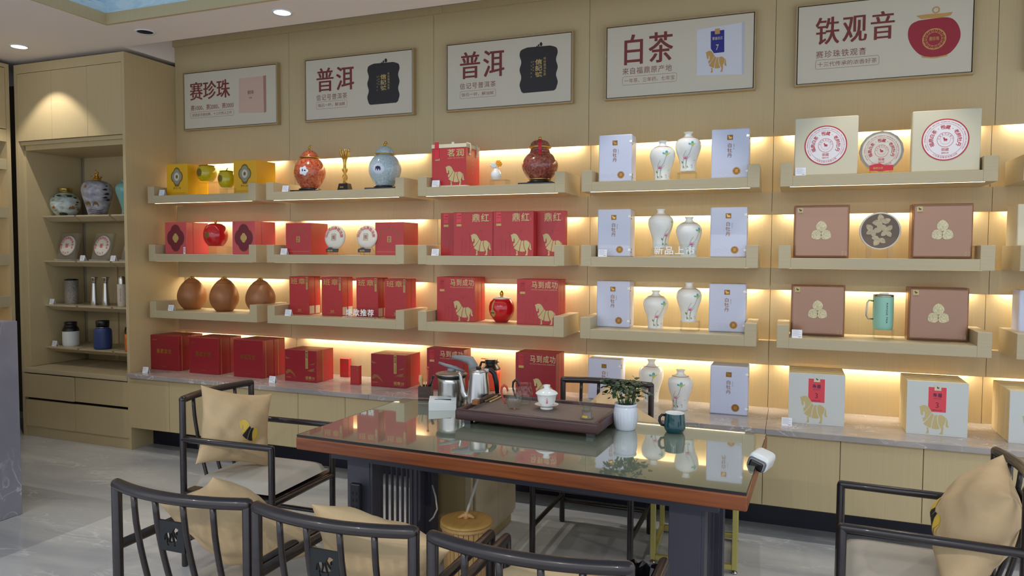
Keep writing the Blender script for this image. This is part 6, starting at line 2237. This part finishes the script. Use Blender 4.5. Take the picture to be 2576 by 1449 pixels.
# gold stool frame
t = thing('gold_frame_stool', 'square stool with a gold metal tube frame behind the right pedestal', 'stool', (-.42, 3.69, 0), rz=math.radians(3))
h, k, s = .19, .20, .0125
for a in (-1, 1):
    for b in (-1, 1):
        obj('leg', MB().rbox(a * h - s, a * h + s, b * k - s, b * k + s, .018, .48, .002, 1), 'brass_frame', t)
        obj('levelling_foot', MB().lathe([(.014, 0), (.014, .006), (.005, .008), (.005, .018)], 16, (a * h, b * k, 0)), 'steel', t)
for z in (.030, .468):
    for b in (-1, 1):
        obj('rail', MB().rbox(-h + s, h - s, b * k - s, b * k + s, z - s, z + s, .002, 1), 'brass_frame', t)
        obj('rail', MB().rbox(b * h - s, b * h + s, -k + s, k - s, z - s, z + s, .002, 1), 'brass_frame', t)
obj('seat', MB().rbox(-h - .01, h + .01, -k - .01, k + .01, .481, .52, .012, 3, smooth=True), 'black_plastic', t)

# bin with a black bag
p = az(1640, 1442, .27)
t = thing('bagged_bin', 'waste bin lined with a crumpled black bag beside the right pedestal', 'waste bin', (p.x - .035, p.y - .02, 0))
obj('bin', MB().shell([(.085, 0), (.105, .25)], .004, 24), 'black_plastic', t)
random.seed(9)
rr = {}
mb = MB()
vs, fs = [], []
n = 40
for i in range(n):
    a = 2 * math.pi * i / n
    for j, (r_, z) in enumerate(((.100, .15), (.111, .20), (.116, .24), (.112, .272), (.096, .262), (.085, .20))):
        jx = random.uniform(-.007, .007) * (1 if j else .3)
        vs.append(((r_ + jx) * math.cos(a), (r_ + jx) * math.sin(a), z + random.uniform(-.012, .012)))
for i in range(n):
    for j in range(5):
        i2 = (i + 1) % n
        fs.append((i * 6 + j, i2 * 6 + j, i2 * 6 + j + 1, i * 6 + j + 1))
obj('bag', mb.add(vs, fs), 'bag_black', t)


# ------------------------------------------------------------------ chairs
def make_chair(label, loc, rz):
    """round-rod armchair; origin on the floor under its middle, facing +y"""
    t = thing('armchair', label, 'chair', loc, rz, 'dark round-rod armchairs')
    W, B, Fy = .244, -.25, .25
    TOP, ARM, SEAT = .800, .612, .372
    R_ = .0165
    bul = lambda u: -.042 * (1 - u * u)
    for s in (-1, 1):
        obj('leg', MB().rod((s * W, B, .008), (s * W, B, TOP - .004), R_ * .92), 'chair_wood', t)
        obj('leg', MB().rod((s * W, Fy, .008), (s * W, Fy, ARM - .004), R_ * .92), 'chair_wood', t)
        obj('arm', MB().rod((s * W, B, ARM), (s * W, Fy, ARM), R_ * .92), 'chair_wood', t)
        obj('stretcher', MB().rod((s * W, B, .15), (s * W, Fy, .15), .012), 'chair_wood', t)
        obj('side_rail', MB().rod((s * W, B, SEAT - .02), (s * W, Fy, SEAT - .02), .014), 'chair_wood', t)
    obj('stretcher', MB().rod((-W, B, .12), (W, B, .12), .012), 'chair_wood', t)
    obj('seat_rail', MB().rod((-W, Fy, SEAT - .02), (W, Fy, SEAT - .02), .014), 'chair_wood', t)
    obj('seat_rail', MB().rod((-W, B, SEAT - .02), (W, B, SEAT - .02), .014), 'chair_wood', t)
    pts = [(u / 10 * W, B + bul(u / 10), TOP) for u in range(-10, 11)]
    e = Vector((1, 0, 0)) * .014
    pts = [tuple(Vector(pts[0]) - e), tuple(Vector(pts[0]) - e * .6)] + pts + [tuple(Vector(pts[-1]) + e * .6), tuple(Vector(pts[-1]) + e)]
    obj('top_rail', MB().tube(pts, [R_ * .45, R_ * .85] + [R_ * 1.05] * 21 + [R_ * .85, R_ * .45], 14), 'chair_wood', t)
    obj('seat_board', MB().rbox(-W, W, B + .01, Fy - .005, SEAT - .014, SEAT - .002, .003, 1), 'chair_wood', t)
    curve = lambda z: .062 * max(0.0, min(1.0, (TOP - .07 - z) / (TOP - .07 - SEAT))) ** 1.5
    for u in (-.60, -.21, .21, .60):
        pts = []
        for i in range(11):
            z = SEAT - .005 + (TOP - .004 - SEAT) * i / 10
            pts.append((u * W, B + bul(u) * (z - SEAT) / (TOP - SEAT) + curve(z), z))
        obj('back_slat', MB().tube(pts, .0088, 10), 'chair_wood', t)
    hw = .21 * W - .006
    z0, z1 = .640, .730
    holes = [[(-hw * .62 + u * hw * 1.24, z0 + .017 + v * (z1 - z0 - .034)) for u, v in poly] for poly in HORSE]
    mb = holed([(-hw, z0), (hw, z0), (hw, z1), (-hw, z1)], holes, .008)
    ym = B + bul(0) * (.685 - SEAT) / (TOP - SEAT) + curve(.685)
    sl = (curve(z0) - curve(z1)) / (z1 - z0)
    mb.v = [(-x, ym - .004 + (.008 - y) + sl * (.685 - z), z) for x, y, z in mb.v]
    fixn(obj('plaque', mb, 'plaque', t))
    b = bmesh.new()
    bmesh.ops.create_grid(b, x_segments=14, y_segments=14, size=1)
    mbc = MB()
    vs, fs = [], []
    N = 16
    for side in (0, 1):
        for i in range(N + 1):
            for j in range(N + 1):
                u, v = -1 + 2 * i / N, -1 + 2 * j / N
                ed = (1 - abs(u) ** 8) * (1 - abs(v) ** 8)
                k = .97 + .03 * ed
                z = SEAT + .004 + (.012 + .044 * ed ** .5 + .006 * (1 - u * u) * (1 - v * v) if side else .012 - .012 * ed ** .5)
                vs.append((u * (W - .012) * k, (B + Fy) / 2 + .012 + v * .236 * k, z))
        o = side * (N + 1) ** 2
        for i in range(N):
            for j in range(N):
                q = (o + i * (N + 1) + j, o + (i + 1) * (N + 1) + j, o + (i + 1) * (N + 1) + j + 1, o + i * (N + 1) + j + 1)
                fs.append(q if side else q[::-1])
    b.free()
    n1 = (N + 1) ** 2
    ring = [(i, 0) for i in range(N)] + [(N, j) for j in range(N)] + [(i, N) for i in range(N, 0, -1)] + [(0, j) for j in range(N, 0, -1)]
    idx = [i * (N + 1) + j for i, j in ring]
    for a, c in zip(idx, idx[1:] + idx[:1]):
        fs.append((a, c, n1 + c, n1 + a))
    obj('seat_cushion', mbc.add(vs, fs, True), 'seat_cloth', t)
    return t


ch = make_chair('dark armchair at the left end of the glass table, turned to the right', (-2.43, 2.865, 0), math.radians(-90 + 2))
copytree(ch, (-1.640, 1.835, 0), 'dark armchair in the foreground, leftmost of the row seen from behind', math.radians(0.5))
copytree(ch, (-1.113, 1.830, 0), 'dark armchair in the foreground, middle of the row seen from behind', math.radians(0))
copytree(ch, (-.568, 1.822, 0), 'dark armchair in the foreground, rightmost of the row seen from behind', math.radians(0))
copytree(ch, (-.925, 3.585, 0), 'dark armchair on the far side of the glass table', math.radians(180))
copytree(ch, (.435, 2.79, 0), 'dark armchair at the right end of the glass table, turned to the left', math.radians(87))


# ------------------------------------------------------------------ pillows
def pillow(label, loc, R3, emblem=True, a=.215, seed=1, th_=.088):
    """square velvet pillow; local x right, z up, front towards -y; rests on loc"""
    t = thing('pillow', label, 'pillow', loc, group='tan velvet pillows with a horse emblem')
    rnd_ = random.Random(seed)
    ph = [rnd_.uniform(0, 6.28) for _ in range(8)]

    def surf(u, v, side):
        ex = 1 - .13 * (1 - v * v) ** 1.0
        ez = 1 - .13 * (1 - u * u) ** 1.0
        th = th_ * ((1 - u * u) * (1 - v * v)) ** .5
        wr = .006 * math.sin(3.2 * u + 4.6 * v + ph[0]) * (1 - u * u) + .005 * math.sin(7.0 * u - 5.0 * v + ph[1]) * (1 - v * v) + .003 * math.sin(11 * v + 6 * u + ph[2])
        m_ = (1 - u ** 6) * (1 - v ** 6)
        cr = .010 * math.exp(-((u + v * .7 + .9 + .2 * math.sin(ph[4])) / .10) ** 2) + .008 * math.exp(-((u * .6 - v - .75) / .09) ** 2)
        y = (th + (wr - cr) * m_) * (-1 if side == 0 else 1)
        return Vector((a * u * ex, y, a * v * ez))
    N = 40
    vs, fs = [], []
    for side in (0, 1):
        for i in range(N + 1):
            for j in range(N + 1):
                u, v = math.sin((-1 + 2 * i / N) * math.pi / 2), math.sin((-1 + 2 * j / N) * math.pi / 2)
                vs.append(R3 @ surf(u, v, side))
        o = side * (N + 1) ** 2
        for i in range(N):
            for j in range(N):
                q = (o + i * (N + 1) + j, o + (i + 1) * (N + 1) + j, o + (i + 1) * (N + 1) + j + 1, o + i * (N + 1) + j + 1)
                fs.append(q if side == 0 else q[::-1])
    zmin = min(v.z for v in vs)
    off = Vector((0, 0, -zmin))
    obj('cover', MB().add([tuple(v + off) for v in vs], fs, True), 'velvet', t)
    if emblem:
        def fn(x, z):
            u, v = x / a, z / a
            p = surf(u, v, 0)
            p.y -= .0018
            return tuple(R3 @ p + off)
        for ids, m_ in (((0, 3, 4, 5), 'embroidery_yellow'), ((1, 2), 'embroidery_black')):
            mb = MB()
            for i in ids:
                wrap(mb, [(.035 + (u - .5) * .13, -.045 + (v - .5) * .13) for u, v in HORSE[i]], fn, .012)
            obj('horse_emblem', mb, m_, t)
    return t


def rot(x=0, y=0, z=0):
    return (Matrix.Rotation(math.radians(z), 4, 'Z') @ Matrix.Rotation(math.radians(x), 4, 'X') @ Matrix.Rotation(math.radians(y), 4, 'Y')).to_3x3()


ZSE = .425
pillow('tan velvet pillow with a horse emblem leaning in the left armchair', (-2.525, 2.80, ZSE), rot(-20, 15, 72), seed=2, a=.188)
pillow('tan pillow in the leftmost foreground armchair, one corner up', (-1.61, 1.79, ZSE - .01), rot(-39, 31, 180), seed=3, a=.205)
pillow('tan pillow in the middle foreground armchair, tilted', (-1.10, 1.80, ZSE), rot(-42, -22, 180), seed=4, a=.20)
pillow('tan pillow in the rightmost foreground armchair, only its top showing', (-.56, 1.82, ZSE), rot(-55, -24, 180), seed=5, a=.195)
pillow('tan pillow in the far armchair beside the plant', (-.86, 3.63, ZSE), rot(-43, 36, 0), seed=6, a=.19)
pillow('tan velvet pillow bulging over the arm of the right armchair', (.585, 2.745, ZSE), rot(-24, 6, -97), seed=7, a=.195, th_=.115)

# ------------------------------------------------------------------ print, knobs and plates belong to the part that carries them
CARRY = {
    'lettering': ('board', 'plate', 'strip', 'body', 'bowl'), 'small_print': ('board',), 'printed_lines': ('card',), 'seal_print': ('seal_disc',),
    'tag_lettering': ('tag',), 'tag_foot': ('tag',), 'nameplate_lettering': ('nameplate',), 'plate_lettering': ('base',),
    'label_lettering': ('label',), 'label_number': ('label',), 'label_clip': ('label',), 'lid_knob': ('lid',), 'lid_grip': ('lid',), 'lid_handle': ('lid',),
    'knob': ('lid', 'lid_cap'), 'crown_knob': ('lid',), 'stem': ('lid',), 'badge_print': ('badge',), 'badge_lettering': ('gold_badge',), 'panel_print': ('panel',),
    'horse_emblem': ('cover',), 'emblem': ('emblem_plate', 'body'), 'leaf_trefoil': ('cover',), 'corner_lettering': ('cover',), 'emblem_plate': (),
    'gold_print': ('body',), 'map_print': ('body',), 'foil_relief': ('body',), 'mountain_print': ('body',), 'tree_print': ('body',), 'horse_print': ('front_sheet', 'body'), 'logo_plate': (), 'medal': (), 'foil_horse': ('logo_plate',), 'medal_relief': ('medal',), 'number': ('body',),
    'seal_lettering': ('gold_seal',), 'ring_lettering': ('cake', 'body'), 'centre_seal': ('cake',), 'gold_seal': (), 'side_lettering': ('body',), 'lid_seal': ('body',),
    'painted_petals': ('body',), 'painted_leaf': ('body',), 'painted_lotus': ('body',), 'painted_pale_petals': ('body',), 'painted_stems': ('body',), 'painted_pad': ('body',),
    'painted_cliffs': ('body',), 'painted_pines': ('body',), 'painted_sun': ('body',), 'painted_dragon': ('body',), 'medallion': ('body',), 'gold_rim': ('body',),
    'printed_box': ('board',), 'printed_box_side': ('board',), 'printed_box_lettering': ('board',), 'printed_jar': ('board',), 'printed_jar_lettering': ('board',),
    'printed_label': ('board',), 'printed_label_lettering': ('board',), 'printed_horse': ('board',), 'printed_gold': ('board',), 'printed_leaf': ('picture',),
    'socket_slots': ('body',), 'soil': ('pot',), 'hinge': ('handle',), 'pale_line': ('holder',), 'slot': ('shell',), 'gold_label': ('cup',), 'ferrule': ('handle',), 'bristles': ('handle',)}
base = lambda o: o.name.split('.')[0]
for t in [o for o in S.objects if o.type == 'EMPTY' and o.parent is None]:
    kids = list(t.children)
    for c in kids:
        for n in CARRY.get(base(c), ()):
            q = [k for k in kids if base(k) == n and k is not c]
            if q and base(q[0]) not in [x for x in CARRY if CARRY[x] and any(base(k) == y for k in kids for y in CARRY[x])]:
                c.parent = q[0]
                break
